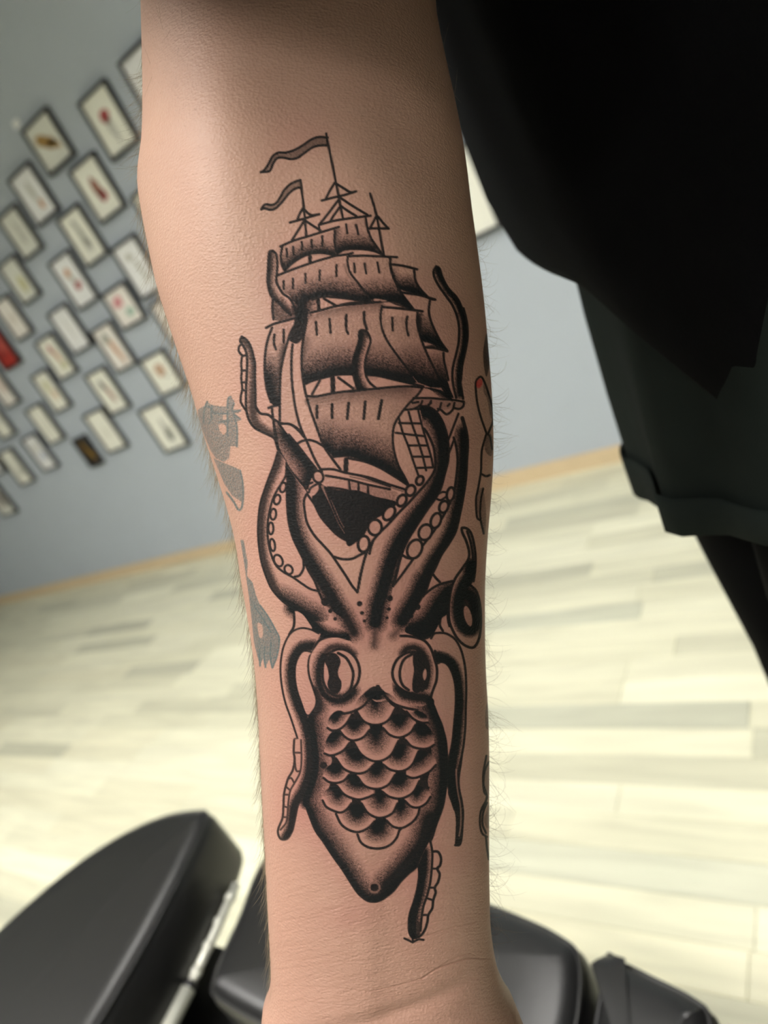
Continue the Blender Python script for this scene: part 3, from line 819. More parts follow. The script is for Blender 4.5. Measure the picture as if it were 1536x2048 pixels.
    lines('G', 5, '''
    1200,1190 1140,1290 1060,1390 950,1450 860,1470 770,1470
    1210,1190 1270,1280 1350,1370 1450,1430''')
    line('H', '290,780 360,880 450,960 560,1000 690,1025', 5)
    # left eye
    fill('G', '640,700 800,690 940,740 1020,900 1030,1150 960,1330 860,1400 700,1410 560,1400 540,1200 500,1080 500,900 560,780', .03, replace=True)
    shade('G', None, '640,890 700,810 800,785 900,810 960,860', 62, .85, 1.0)
    shade('G', None, '650,880 610,960 600,1100 630,1230 700,1310 800,1340 900,1310 960,1240', 85, .95, 1.0, core=.2)
    shade('G', '530,1180 575,1310 570,1380 540,1440 505,1490 520,1700 700,1700 800,1400 640,1200', '560,1230 600,1340 600,1420 540,1500', 130, .9, 1.0, sm=False)
    ring('G', 830, 1055, 188, 235, 0, 0, inner=.05)
    shade('G', None, '690,1240 780,1290 880,1290 950,1220', 60, .9)
    fill('G', '700,870 760,850 810,890 825,950 800,1030 805,1090 835,1150 825,1230 780,1270 720,1240 690,1170 705,1090 690,1000 665,940', .98, grain=.12)
    lines('G', 5.2, '''
    690,860 800,810 900,830 970,890 1010,970 1020,1060 1000,1150 960,1210
    690,860 650,950 640,1050 650,1150 700,1240 780,1290
    800,850 880,900 930,980 955,1060 945,1150 920,1230 860,1285''')
    lines('G', 5, '''
    910,710 800,680 700,685 610,720 560,780 510,860 490,960 500,1080 540,1200 575,1310 570,1380 540,1440 500,1490''')
    # right eye
    fill('H', '520,300 640,285 760,330 840,450 870,600 860,760 830,900 760,980 600,960 480,860 420,700 430,520', .03, replace=True)
    shade('H', None, '540,440 600,390 700,400 780,500 800,640 780,780', 66, .92, 1.0, core=.2)
    shade('H', '420,700 640,600 885,640 885,720 850,820 830,900 850,980 800,1100 600,1000 450,900', '500,800 560,860 660,890 760,900 830,930', 95, .95, .9, core=.3, sm=False)
    ring('H', 620, 630, 190, 205, 0, 0, inner=.05)
    fill('H', '650,450 720,440 780,520 800,640 780,760 700,850 640,820 640,720 655,620 645,540', .98, grain=.12)
    fill('H', '770,600 785,640 780,690 760,720 745,660', .06, replace=True)
    lines('H', 5.2, '''
    660,430 580,440 490,500 440,600 440,690 480,770 540,820 620,860
    640,450 560,500 520,580 510,680 540,770 600,820
    660,430 740,450 790,540 810,640 790,760 740,830''')
    lines('H', 5, '520,265 600,268 720,295 780,330 830,400 865,500 890,600 885,720 850,820 830,900 850,980 900,1090 945,1200 970,1330')
    shade('H', '780,800 840,900 980,1300 1000,1600 980,1900 900,1900 880,1500 860,1200 780,1000', '830,930 900,1100 940,1250 955,1450 965,1700 955,1880', 110, .98, .8, core=.35)
    # left hanging tentacle
    TL = '600,650 520,610 430,595 350,620 290,680 240,790 215,920 210,1050 225,1200 260,1360 310,1500 350,1620 390,1750 420,1900 425,2040 410,2150'
    TLin = '620,660 560,760 520,840 450,830 400,880 365,980 360,1100 380,1230 420,1350 480,1490 520,1600 540,1750 550,1900 555,2040 540,2150'
    poly = TL + ' ' + ' '.join(TLin.split()[::-1])
    fill('G', poly, .05, replace=True)
    shade('G', poly, '540,780 440,790 370,860 330,960 322,1100 345,1240 385,1370 440,1500 480,1620 505,1760 520,1900 525,2060', 85, .95, .85, core=.35)
    line('G', '385,1725 350,1740 345,1850 352,1950 345,2060', 3.6, .8); line('G', '360,1830 400,1850', 3.2, .8); line('G', '350,1950 415,1930', 3.2, .8)
    line('G', TL, 3.6); line('G', '520,840 450,830 400,880 365,980 360,1100 380,1230 420,1350 480,1490', 4.8)
    line('G', '480,1490 510,1460 545,1430 570,1370', 4.8)
    fill('G', '520,850 450,840 405,890 372,980 368,1100 388,1225 428,1345 484,1480 545,1420 565,1370 565,1310 530,1200 492,1080 484,960 500,880', .02, replace=True)
    BL = '350,0 345,120 355,200 335,310 290,390 265,470 245,560 240,680 230,800 190,900 185,960 210,1010 250,1020 290,1000 330,930 350,850 370,750 390,670 440,590 480,480 530,400 550,300 555,150 550,0'
    fill('I', BL, .05, replace=True)
    shade('I', BL, '502,-40 515,150 508,300 480,420 440,520 390,600 350,700 335,820 315,920 270,1000', 80, .94, .85, core=.38)
    line('I', BL, 4.2, .9)
    for s in ('420,0 425,200 410,330 360,430 310,520 290,640 280,780 265,850 210,920', '350,130 415,130', '355,200 370,310 410,320', '290,400 320,390 350,440',
              '265,480 310,515', '245,560 290,560', '240,680 280,690', '232,790 275,790'):
        line('I', s, 3.6, .85)
    shade('P', None, '620,1442 626,1475 631,1520 626,1560 614,1592 612,1606', 15, .97, .8, core=.4)
    # right hanging tentacle
    TRo = '830,290 860,245 900,235 980,240 1060,285 1110,350 1150,450 1180,600 1190,800 1185,1000 1180,1200 1160,1400 1130,1550 1100,1700 1110,1850 1135,2040'
    TRi = '870,420 880,540 940,530 1000,560 1050,650 1080,780 1085,950 1070,1150 1050,1350 1020,1500 1000,1600 1000,1750 1030,1900 1070,2040'
    poly = TRo + ' ' + ' '.join(TRi.split()[::-1])
    fill('H', poly, .06, replace=True)
    shade('H', poly, '870,480 960,500 1040,560 1085,680 1105,820 1108,980 1095,1180 1075,1380 1045,1550 1030,1700 1050,1880 1100,2040', 80, .99, .75, core=.5)
    line('H', TRo, 4.4); line('H', TRi, 4.8)
    TLl = '900,430 930,530 970,640 980,720 980,800 975,900 975,970 1020,970 1040,900 1050,760 1055,640 1040,520 1015,400 1000,300 930,300'
    fill('J', TLl, .97, grain=.1)
    line('J', '985,330 1000,450 1022,560 1030,680 1025,800 1012,900', 3.4, 0)
    p = smooth(pts('J', '985,200 990,330 1005,450 1026,560 1034,680 1028,800 1015,880'), 8)
    win, D = dist_field(p, 10); x0,x1,y0,y1 = win
    m = np.clip((1.5*TS-D)/2+.5, 0, 1); T = INK[y0:y1, x0:x1]; T[:] = T*(1-.55*m)
    line('J', '1050,0 1030,150 1010,290 1015,400 1040,520 1055,640 1050,760 1040,900 1020,970 975,975', 4.4)
    # bottom tentacle
    TB = '600,1170 605,1300 580,1450 550,1560 510,1680 500,1800 510,1880 540,1930 610,1910 630,1720 650,1600 690,1480 720,1350 735,1200 740,1050 720,930'
    fill('J', TB, .1, replace=True)
    shade('J', TB, '640,1050 640,1200 620,1350 590,1500 550,1640 530,1780 540,1900', 95, .97, .85, core=.4)
    shade('J', TB, '520,1760 540,1900 590,1900 600,1780', 80, .85)
    line('J', '600,1170 605,1300 580,1450 550,1560 510,1680 500,1800 510,1880 540,1930', 4.6)
    line('J', '720,930 740,1050 735,1200 720,1350 690,1480 650,1600 630,1720 620,1850', 4.6)
    line('J', '745,1040 800,1045 830,1110 820,1180 790,1215 815,1270 800,1350 765,1410 775,1460 750,1540 740,1620 700,1690 690,1760 660,1850 610,1910 540,1930', 4.8)
    for s in ('740,1215 800,1215', '720,1410 770,1410', '690,1520 750,1540', '640,1690 700,1690', '455,1930 500,1950 540,1965 600,1940 650,1945', '540,1930 540,1970'):
        line('J', s, 4)
    for y in range(1380, 1880, 34): line('J', f'{592-(y-1380)*.19},{y} {690-(y-1380)*.19},{y+18}', 2.2, .75)

def draw_old():
    G = OLD
    fill('K', '180,330 220,280 280,320 380,335 480,340 490,240 520,215 545,240 570,270 540,380 640,380 630,420 560,430 640,490 640,520 570,540 600,620 600,850 520,850 500,1000 430,1050 330,1000 260,900 110,520 100,380', .85, G, .6, False)
    fill('K', '370,570 440,570 470,640 430,700 380,640', .06, G, .4, replace=True)
    fill('K', '440,420 480,420 470,500 420,500', .1, G, .4, replace=True)
    fill('K', '430,1060 560,1110 640,1150 680,1450 660,1560 540,1480 440,1330 300,1000', .85, G, .55, False)
    for s in ('220,280 180,400 170,550', '220,340 270,370 270,500 240,560', '640,1160 670,1300 680,1450 665,1620 620,1660 560,1560 470,1440',
              '480,340 490,240 520,215', '560,300 540,400 640,390', '560,440 640,500', '480,400 480,720', '560,430 600,620 600,850', '280,330 300,420 470,430', '370,540 470,520'):
        line('K', s, 4.5, .85, G, soften=1.6)
    P = '250,530 330,620 380,800 440,960 560,1130 660,1310 720,1450 690,1680 620,1870 590,1720 520,1860 490,1720 440,1840 400,1700 350,1500 310,1100 280,850 200,300 150,0 200,0 260,330'
    fill('L', P, .92, G, .5, False)
    for s in ('440,960 560,1130 660,1310 720,1450 690,1680 620,1870', '620,1870 590,1720 600,1500', '520,1860 500,1720 510,1560', '440,1840 430,1600', '380,1000 480,1150 600,1350'):
        line('L', s, 4, .9, G, soften=1.5)
    fill('L', '400,1220 470,1250 480,1400 430,1420', .15, G, .4, replace=True)
    # far right: older darker tattoo wrapping round the side
    fill('M', '330,120 350,250 350,400 325,505 305,430 295,300 310,180', .85)
    fill('M', '300,520 330,600 365,720 385,860 360,860 330,700 300,640', .55, grain=.5)
    fill('M', '330,1000 375,1040 375,1200 330,1190 305,1120', .6, grain=.5)
    fill('M', '235,1560 290,1500 320,1700 310,1900 260,1780', .5, grain=.5)
    ring('M', 262, 565, 26, 44, 15, 0, layer=RED, inner=.95)
    lines('M', 4, '''
    228,600 235,540 275,505 310,560 350,680 380,800 382,900 340,1010
    228,600 240,720 270,850 325,1010
    325,1010 290,1130 280,1200 275,1350 250,1500 232,1600 240,1750 265,1780
    280,1370 320,1390 355,1380
    325,1010 355,1040 375,1150
    295,1500 275,1600 270,1750 300,1900''')
    lines('J', 4, '''
    1295,60 1262,250 1270,420 1300,470 1290,520 1240,620 1228,750 1250,850 1300,890
    1300,540 1262,640 1255,760 1290,850
    1290,890 1300,1000 1320,1120''')
    fill('J', '1320,560 1290,640 1270,720 1300,800 1330,760', .5, grain=.5)
    fill('J', '1300,90 1280,250 1290,420 1330,430 1330,80', .35, grain=.5)
    fill('H', '1400,960 1385,1080 1390,1200 1420,1200 1420,960', .6, grain=.5)
    lines('H', 4, '1420,1560 1380,1650 1368,1780 1390,1860 1400,1920 1360,2048')

def bake_ink():
    draw_ship(); draw_kraken(); draw_body(); draw_old()

# body profile tables: height, half width, half depth, fold depth
CT_XY = (-.032, .440)
TEE = [(.936,.198,.122,.004),(.942,.2005,.1245,.005),(.955,.203,.126,.008),(.975,.206,.128,.012),(1.02,.206,.127,.016),(1.10,.203,.124,.014),(1.18,.203,.124,.01),(1.26,.205,.122,.006),(1.33,.198,.115,.004),(1.38,.165,.095,.0),(1.41,.10,.075,0),(1.418,.075,.068,0)]
CS_XY = (-.004, .405)
SHORTS = [(.99,.180,.105,0),(.93,.186,.112,.008),(.89,.190,.117,.018),(.85,.196,.121,.026),(.81,.200,.124,.030),(.79,.201,.125,.030)]
LEG_OFF, LEG_F = .085, .025

# ------------------------------------------------------------------ person: forearm, body, clothes
# The forearm is lofted in a local frame (x across, y along the arm towards the hand, z away from the viewer side) that is then turned into the world.
ZA = .22                                     # depth of the arm axis in that local frame
def interp(tab, v):
    t = np.array(tab, float); return np.interp(v, t[:, 0], t[:, 1])
def smooth_interp(tab, v):
    t = np.array(tab, float); x, y = t[:, 0], t[:, 1]
    m = np.gradient(y, x)
    i = np.clip(np.searchsorted(x, v)-1, 0, len(x)-2)
    h = x[i+1]-x[i]; s = np.clip((v-x[i])/h, 0, 1)
    return (2*s**3-3*s**2+1)*y[i] + (s**3-2*s**2+s)*h*m[i] + (-2*s**3+3*s**2)*y[i+1] + (s**3-s**2)*h*m[i+1]
LEFT = [(-80,276),(0,280),(100,283),(200,285),(290,283),(370,275),(430,283),(500,297),(580,315),(640,334),(700,354),(780,381),(870,408),(950,434),(1020,456),(1080,471),(1150,482),(1230,496),(1310,508),(1400,516),(1500,521),(1600,526),(1700,531),(1800,536),(1900,541),(1960,542),(2000,534),(2048,512),(2140,455)]
RIGHT = [(-80,845),(0,870),(80,886),(150,901),(210,914),(300,930),(420,945),(500,956),(600,968),(700,977),(780,983),(850,986),(920,986),(1000,981),(1070,975),(1150,970),(1250,969),(1350,971),(1420,975),(1500,977),(1600,977),(1700,977),(1780,978),(1860,981),(1910,988),(1960,1000),(2000,1018),(2048,1052),(2140,1120)]
DEPTH = [(-80,.043),(0,.042),(200,.041),(400,.042),(700,.041),(1000,.037),(1300,.031),(1600,.027),(1800,.0255),(1950,.025),(2048,.026),(2140,.026)]
NR, NF, NB = 1560, 452, 44
y3 = np.linspace(-.150, .152, NR)
def section(y):
    b = .035*np.ones_like(y)
    for _ in range(3):
        zs = ZA - b*b/ZA
        py = 1024 + FPX*y/zs
        b = smooth_interp(DEPTH, py)
    mL = (smooth_interp(LEFT, py)-768)/FPX; mR = (smooth_interp(RIGHT, py)-768)/FPX
    x0 = (mL+mR)*(ZA**2-b**2)/(2*ZA)
    a = np.sqrt(np.maximum((mR*ZA-x0)**2 - (mR*b)**2, 1e-6))
    return x0, a, b, py
x0, aa, bb, pyr = section(y3)
u = np.linspace(-1, 1, NF)
phi_f = (np.pi/2)*(.72*u + .28*np.sign(u)*(1-np.sqrt(np.maximum(0, 1-u*u))))
phi_b = np.linspace(np.pi/2, 3*np.pi/2, NB+2)[1:-1]
phi = np.concatenate([phi_f, phi_b]); NC = len(phi)
def sgnpow(v, p): return np.sign(v)*np.abs(v)**p
pw = np.interp(pyr, [0, 800, 1500, 2048], [1.0, .97, .86, .86])[:, None]
SX = sgnpow(np.sin(phi)[None], pw); CZ = sgnpow(np.cos(phi)[None], pw)
GX = x0[:, None] + aa[:, None]*SX
GY = np.repeat(y3[:, None], NC, 1)
# soft anatomical relief: tendons at the wrist, muscle belly, elbow fold
fr_ = np.maximum(np.cos(phi), 0)[None]
rel = np.zeros_like(GX)
PXs = 768+FPX*GX/(ZA-bb[:, None]*.8); PYs = np.repeat(pyr[:, None], NC, 1)
def gsn(cx, cy, sx, sy, rot=0):
    c, s = math.cos(math.radians(rot)), math.sin(math.radians(rot))
    dx, dy = PXs-cx, PYs-cy
    return np.exp(-((dx*c+dy*s)/sx)**2 - ((-dx*s+dy*c)/sy)**2)
rel += .0006*gsn(735, 1800, 34, 220) + .0003*gsn(685, 1780, 30, 200)
rel += .0012*gsn(640, 1960, 130, 60, -8) + .0018*gsn(900, 2020, 90, 70) - .0010*gsn(790, 1925, 200, 16, -14)
rel += .0030*gsn(430, 420, 110, 260) + .0016*gsn(800, 700, 140, 330) - .0022*gsn(600, 60, 200, 60, -6) - .0008*gsn(620, 330, 100, 300, 6)
GZ = ZA - bb[:, None]*CZ - rel*fr_

# ---- ink sheet
bake_ink()
def crease(s, w, k, layer, crop='Q'):
    line(crop, s, w, k, layer, soften=1.4)
CROP['Q'] = (450, 1600, 2.363)
HGT = np.zeros((TH, TW), np.float32)
for s, w, k in (('930,845 1000,800 1080,770 1150,748 1260,752', 3.2, 1), ('690,905 780,885 870,862 930,845', 3, .7), ('860,660 960,640 1080,600 1180,578', 3, .6),
                ('290,572 400,548 500,522 560,500', 2.6, .45), ('230,800 350,792 480,772 600,762 740,752', 2.6, .4), ('240,880 400,882 560,892 700,908', 2.6, .45),
                ('230,700 330,690 450,672 560,650', 2.4, .35), ('1000,800 1060,760 1150,725 1200,745', 2.4, .7), ('250,950 420,960 600,975', 2.4, .35)):
    crease(s, w, k, HGT)
cr = random.Random(3)
for k in range(1500):                                   # fine skin lines of the wrist and lower forearm
    x = cr.uniform(535, 985); yy = cr.uniform(1520, 2045); L = cr.uniform(16, 52)
    sl = -.30 + .0 * x + (.18 if x > 800 else 0) + cr.uniform(-.1, .1)
    crease(f'{x},{yy} {x+L/2},{yy+sl*L/2+cr.uniform(-1.5,1.5)} {x+L},{yy+sl*L}', 1.3, cr.uniform(.15, .55)*min(1, (yy-1500)/250), HGT, 'P')
FOL = np.zeros((TH, TW), np.float32)
for k in range(1500):
    x = cr.gauss(430, 130) if k % 3 else cr.uniform(280, 980); yy = cr.uniform(0, 2048)
    if TX0+4 < x < TX0+TW/TS-4:
        crease(f'{x},{yy} {x+.8},{yy+.9}', cr.uniform(1.1, 2.2), cr.uniform(.2, .6), FOL, 'P')
for q in ((390, 218, 3.4, .85), (938, 1390, 9, .3), (985, 1512, 0, 0), (728, 1840, 14, .18), (935, 1752, 4, .6), (806, 486, 2, .3), (892, 500, 4, .35), (606, 712, 3, .5)):
    if q[2]: crease(f'{q[0]},{q[1]} {q[0]+1},{q[1]+1}', q[2], q[3], FOL, 'P')
# diffuse redness of the freshly worked skin
st = 16
lo = INK[:TH//st*st, :TW//st*st].reshape(TH//st, st, TW//st, st).mean((1, 3))
for _ in range(16):
    for ax in (0, 1):
        p = np.pad(lo, [(1, 1) if k == ax else (0, 0) for k in (0, 1)], mode='edge')
        lo = (np.take(p, range(0, lo.shape[ax]), ax) + np.take(p, range(1, lo.shape[ax]+1), ax) + np.take(p, range(2, lo.shape[ax]+2), ax))/3
def sample(L, px, py, s=1.0):
    fx = np.clip((px-TX0)*TS/s, 0, L.shape[1]-1.001); fy = np.clip((py-TY0)*TS/s, 0, L.shape[0]-1.001)
    ix, iy = fx.astype(int), fy.astype(int); dx, dy = fx-ix, fy-iy
    return (L[iy, ix]*(1-dx)*(1-dy) + L[iy, ix+1]*dx*(1-dy) + L[iy+1, ix]*(1-dx)*dy + L[iy+1, ix+1]*dx*dy)
UX = 768 + FPX*GX/GZ; UY = 1024 + FPX*GY/GZ
front = (np.cos(phi) > -.02)[None]*np.ones_like(GX)
A_ink = sample(INK, UX, UY)*front; A_old = sample(OLD, UX, UY)*front; A_red = sample(RED, UX, UY)*front
A_fol = sample(FOL, UX, UY)*front; A_flush = sample(lo, UX, UY, st)*front
A_flush = A_flush + (.20*np.clip((UY-450)/900, 0, 1) + .0)*front
for fx, fy, sx_, sy_, k_ in ((700, 1835, 60, 34, .30), (930, 1715, 45, 40, .28), (590, 250, 70, 60, .22), (745, 1280, 60, 60, .25), (870, 720, 60, 200, .12), (620, 1650, 60, 120, .15)):
    A_flush = A_flush + k_*np.exp(-((UX-fx)/sx_)**2-((UY-fy)/sy_)**2)*front
A_h = sample(HGT, UX, UY)*front
GZ = GZ + .00022*A_h

# ---- upper arm (towards the shoulder) and palm (below): extra rings
def ring_at(c, e1, e2, a, b, p):
    return c[None] + (a*sgnpow(np.sin(phi), p))[:, None]*e1[None] + (b*sgnpow(np.cos(phi), p))[:, None]*e2[None]
top_c = np.array([x0[0], y3[0], ZA])
SHOULDER_W = np.array([.055, .255, 1.335])
sh = (SHOULDER_W - CAM) @ RC
ups = []
NU = 40
c0, c3 = top_c, sh
c1 = c0 + np.array([-.004, -.075, .004]); c2 = c3 + (np.array([-.05, -.03, -.12]) @ RC)*.8
prev = None
for k in range(1, NU+1):
    t = k/NU
    c = (1-t)**3*c0 + 3*(1-t)**2*t*c1 + 3*(1-t)*t*t*c2 + t**3*c3
    d = 3*(1-t)**2*(c1-c0) + 6*(1-t)*t*(c2-c1) + 3*t*t*(c3-c2); d /= np.linalg.norm(d)
    e1 = np.array([1., 0, 0]) - d*d[0]; e1 /= np.linalg.norm(e1); e2 = np.cross(d, e1); e2 *= np.sign(-e2[2]) or 1
    a = np.interp(t, [0, .15, .5, .8, 1], [aa[0], .043, .046, .052, .055]); b = np.interp(t, [0, .2, .5, .8, 1], [bb[0], .045, .050, .056, .06])
    ups.append(ring_at(c, e1, e2, a, b, 1.0))
ups = ups[::-1]
downs = []
PALM = [(0, 0), (.012, 1), (.03, 2), (.05, 3), (.07, 4), (.085, 5), (.096, 6)]
xe, ae, be, ye = x0[-1], aa[-1], bb[-1], y3[-1]
for k in range(1, 22):
    t = k/21; yk = ye + t*.092
    a = np.interp(t, [0, .25, .6, 1], [ae, .0445, .044, .041]); b = np.interp(t, [0, .3, .7, 1], [be, .023, .018, .013])
    cx = xe + np.interp(t, [0, .3, 1], [0, .004, .002])
    downs.append(ring_at(np.array([cx, yk, ZA + .004*t]), np.array([1., 0, 0]), np.array([0, 0, -1.]), a, b, .85))
main = np.stack([GX, GY, GZ], -1)
allr = np.concatenate([np.array(ups), main, np.array(downs)], 0)
nR = allr.shape[0]
VW = (allr.reshape(-1, 3) @ RC.T + CAM)
idx = np.arange(nR*NC).reshape(nR, NC)
nx = np.roll(idx, -1, 1)
quads = np.stack([idx[:-1], nx[:-1], nx[1:], idx[1:]], -1).reshape(-1, 4)
# fingers and thumb: tapering tubes rooted in the palm, joined into the same skin
ev, ef = [], []
def add_rings(rings):
    k = nR*NC + len(ev); n = len(rings[0])
    for r in rings: ev.extend([tuple(cam2w(tuple(p))) for p in r])
    for i in range(len(rings)-1):
        for j in range(n):
            ef.append((k+i*n+j, k+i*n+(j+1) % n, k+(i+1)*n+(j+1) % n, k+(i+1)*n+j))
    c = len(ev); e = np.mean([rings[-1][j] for j in range(n)], 0); ev.append(tuple(cam2w(e)))
    for j in range(n): ef.append((k+(len(rings)-1)*n+j, k+(len(rings)-1)*n+(j+1) % n, nR*NC+c))
def finger(root, dirx, lens, rad, curl):
    p = np.array(root, float); P = [p.copy()]; R = [rad]; ang = .08
    for s, L in enumerate(lens):
        for q in range(4):
            ang += curl[s]/4
            p = p + np.array([dirx*math.cos(ang), math.cos(ang), -math.sin(ang)])*L/4
            P.append(p.copy()); R.append(rad*(1-.055*(s*4+q+1)*.7) * (1.05 if q == 3 and s < 2 else .97))
    tipd = P[-1]-P[-2]; tipd /= np.linalg.norm(tipd)
    for f, r in ((.003, .85), (.0055, .55), (.0068, .2)): P.append(P[12]+tipd*f); R.append(R[12]*r)
    add_rings([[tuple(v) for v in r] for r in tube(P, R, 14)])
yk = ye + .080; cx = xe + .002
for dx, dr, ln, rd in ((-.031, -.10, (.036, .022, .019), .0086), (-.0105, -.03, (.044, .029, .022), .0093), (.0115, .02, (.048, .031, .023), .0096), (.032, .08, (.042, .027, .021), .0092)):
    finger((cx+dx, yk, ZA+.002), dr, ln, rd, (.35, .45, .3))
tp = [(xe+.028, ye+.030, ZA-.004), (xe+.044, ye+.040, ZA-.010), (xe+.056, ye+.052, ZA-.014), (xe+.064, ye+.064, ZA-.017), (xe+.070, ye+.074, ZA-.021), (xe+.073, ye+.088, ZA-.026), (xe+.074, ye+.096, ZA-.029), (xe+.0745, ye+.100, ZA-.031)]
add_rings([[tuple(v) for v in r] for r in tube(tp, [.017, .0165, .0135, .0118, .0112, .0098, .0075, .003], 16)])
VA = np.concatenate([VW, np.array(ev)])
me = bpy.data.meshes.new('skin')
nq, ne = len(quads), len(ef)
me.vertices.add(len(VA)); me.vertices.foreach_set('co', VA.astype(np.float32).ravel())
loops = np.concatenate([quads.ravel(), np.array([v for f in ef for v in f])]).astype(np.int32)
tot = np.concatenate([np.full(nq, 4), np.array([len(f) for f in ef])]).astype(np.int32)
me.loops.add(len(loops)); me.loops.foreach_set('vertex_index', loops)
me.polygons.add(len(tot)); me.polygons.foreach_set('loop_start', np.concatenate([[0], np.cumsum(tot)[:-1]]).astype(np.int32))
me.polygons.foreach_set('loop_total', tot)
me.polygons.foreach_set('use_smooth', np.ones(len(tot), bool))
me.update(); me.validate()
def attr(name, grid):
    full = np.zeros(len(VA), np.float32); full[NU*NC:(NU+NR)*NC] = grid.reshape(-1)
    a = me.attributes.new(name, 'FLOAT', 'POINT'); a.data.foreach_set('value', full)
for nm, g_ in (('ink', A_ink), ('old_ink', A_old), ('red_ink', A_red), ('spots', A_fol), ('flush', A_flush), ('crease', A_h)): attr(nm, g_)

# ---- skin material
mt, nt, b = mat_new('skin')
def A(n):
    x = N(nt, 'ShaderNodeAttribute'); x.attribute_name = n; return x.outputs['Fac']
def mix(f, c0, c1, blend='MIX'):
    m = N(nt, 'ShaderNodeMix', data_type='RGBA', blend_type=blend)
    if isinstance(f, (int, float)): m.inputs[0].default_value = f
    else: nt.links.new(f, m.inputs[0])
    for k, c in ((6, c0), (7, c1)):
        if isinstance(c, tuple): m.inputs[k].default_value = (*c, 1)
        else: nt.links.new(c, m.inputs[k])
    return m.outputs[2]
def mul(a, k):
    m = N(nt, 'ShaderNodeMath', operation='MULTIPLY'); nt.links.new(a, m.inputs[0])
    if isinstance(k, (int, float)): m.inputs[1].default_value = k
    else: nt.links.new(k, m.inputs[1])
    return m.outputs[0]
geo = N(nt, 'ShaderNodeNewGeometry')
def noise(scale, detail=3, vec=None, rough=.55):
    t = N(nt, 'ShaderNodeTexNoise'); t.inputs['Scale'].default_value = scale; t.inputs['Detail'].default_value = detail; t.inputs['Roughness'].default_value = rough
    nt.links.new(vec if vec else geo.outputs['Position'], t.inputs['Vector']); return t.outputs['Fac']
SKIN0, SKIN1, SKINR, INKC = (.338, .220, .160), (.310, .190, .138), (.258, .118, .092), (.005, .0068, .0072)
base = mix(noise(55, 3), SKIN0, SKIN1)
mott = noise(240, 4)
base = mix(mul(mott, .35), base, (.29, .155, .105))
base = mix(mul(noise(1100, 3), .30), base, (.27, .135, .09))
base = mix(mul(A('flush'), 1.15), base, SKINR)
base = mix(mul(A('crease'), .55), base, (.19, .09, .06))  # groove shade painted into the skin colour along the creases
base = mix(A('spots'), base, (.20, .11, .075))
base = mix(mul(A('old_ink'), 1.15), base, (.050, .070, .068))
inv = N(nt, 'ShaderNodeMath', operation='SUBTRACT'); inv.inputs[0].default_value = 1; nt.links.new(A('ink'), inv.inputs[1])
pwn = N(nt, 'ShaderNodeMath', operation='POWER'); nt.links.new(inv.outputs[0], pwn.inputs[0]); pwn.inputs[1].default_value = 1.45
inv2 = N(nt, 'ShaderNodeMath', operation='SUBTRACT'); inv2.inputs[0].default_value = 1; nt.links.new(pwn.outputs[0], inv2.inputs[1])
base = mix(inv2.outputs[0], base, INKC)
spm = N(nt, 'ShaderNodeMapRange'); nt.links.new(inv2.outputs[0], spm.inputs['Value']); spm.inputs['To Min'].default_value = .30; spm.inputs['To Max'].default_value = .07
nt.links.new(spm.outputs[0], b.inputs['Specular IOR Level'])
base = mix(A('red_ink'), base, (.33, .012, .014))
nt.links.new(base, b.inputs['Base Color'])
b.inputs['Roughness'].default_value = .5; b.inputs['Specular IOR Level'].default_value = .3
b.inputs['Subsurface Weight'].default_value = .0
# fine relief: skin cells and stretched lines across the arm
mp = N(nt, 'ShaderNodeMapping', vector_type='TEXTURE'); eul = Matrix(((right[0], -down[0], -fwd[0]), (right[1], -down[1], -fwd[1]), (right[2], -down[2], -fwd[2]))).to_euler()
mp.inputs['Rotation'].default_value = eul
nt.links.new(geo.outputs['Position'], mp.inputs['Vector'])
mp2 = N(nt, 'ShaderNodeMapping'); mp2.inputs['Rotation'].default_value = (0, 0, math.radians(-16)); mp2.inputs['Scale'].default_value = (.30, 1.0, .5)
nt.links.new(mp.outputs[0], mp2.inputs['Vector'])
vor = N(nt, 'ShaderNodeTexVoronoi'); vor.inputs['Scale'].default_value = 1250; nt.links.new(mp.outputs[0], vor.inputs['Vector'])
ln_ = noise(1900, 3, mp2.outputs[0], .6)
h1 = N(nt, 'ShaderNodeMath', operation='ADD'); nt.links.new(mul(vor.outputs['Distance'], .55), h1.inputs[0]); nt.links.new(ln_, h1.inputs[1])
bp = N(nt, 'ShaderNodeBump'); bp.inputs['Strength'].default_value = .6; bp.inputs['Distance'].default_value = .0003
nt.links.new(h1.outputs[0], bp.inputs['Height']); nt.links.new(bp.outputs[0], b.inputs['Normal'])
M_SKIN = mt
me.materials.append(M_SKIN)

PERSON = empty('person', (.03, .33, 0))
tag(PERSON, 'person in black shirt and dark shorts holding out a tattooed inner forearm', 'person')
bpy.context.view_layer.update()
PINV = PERSON.matrix_world.inverted()
def adopt(o):
    o.parent = PERSON; o.matrix_parent_inverse = Matrix.Translation((-.03, -.33, 0)); return o
arm = link(bpy.data.objects.new('arm', me)); adopt(arm)
tag(arm, 'bare forearm with a black ink tattoo of a sailing ship held by a scaled kraken')

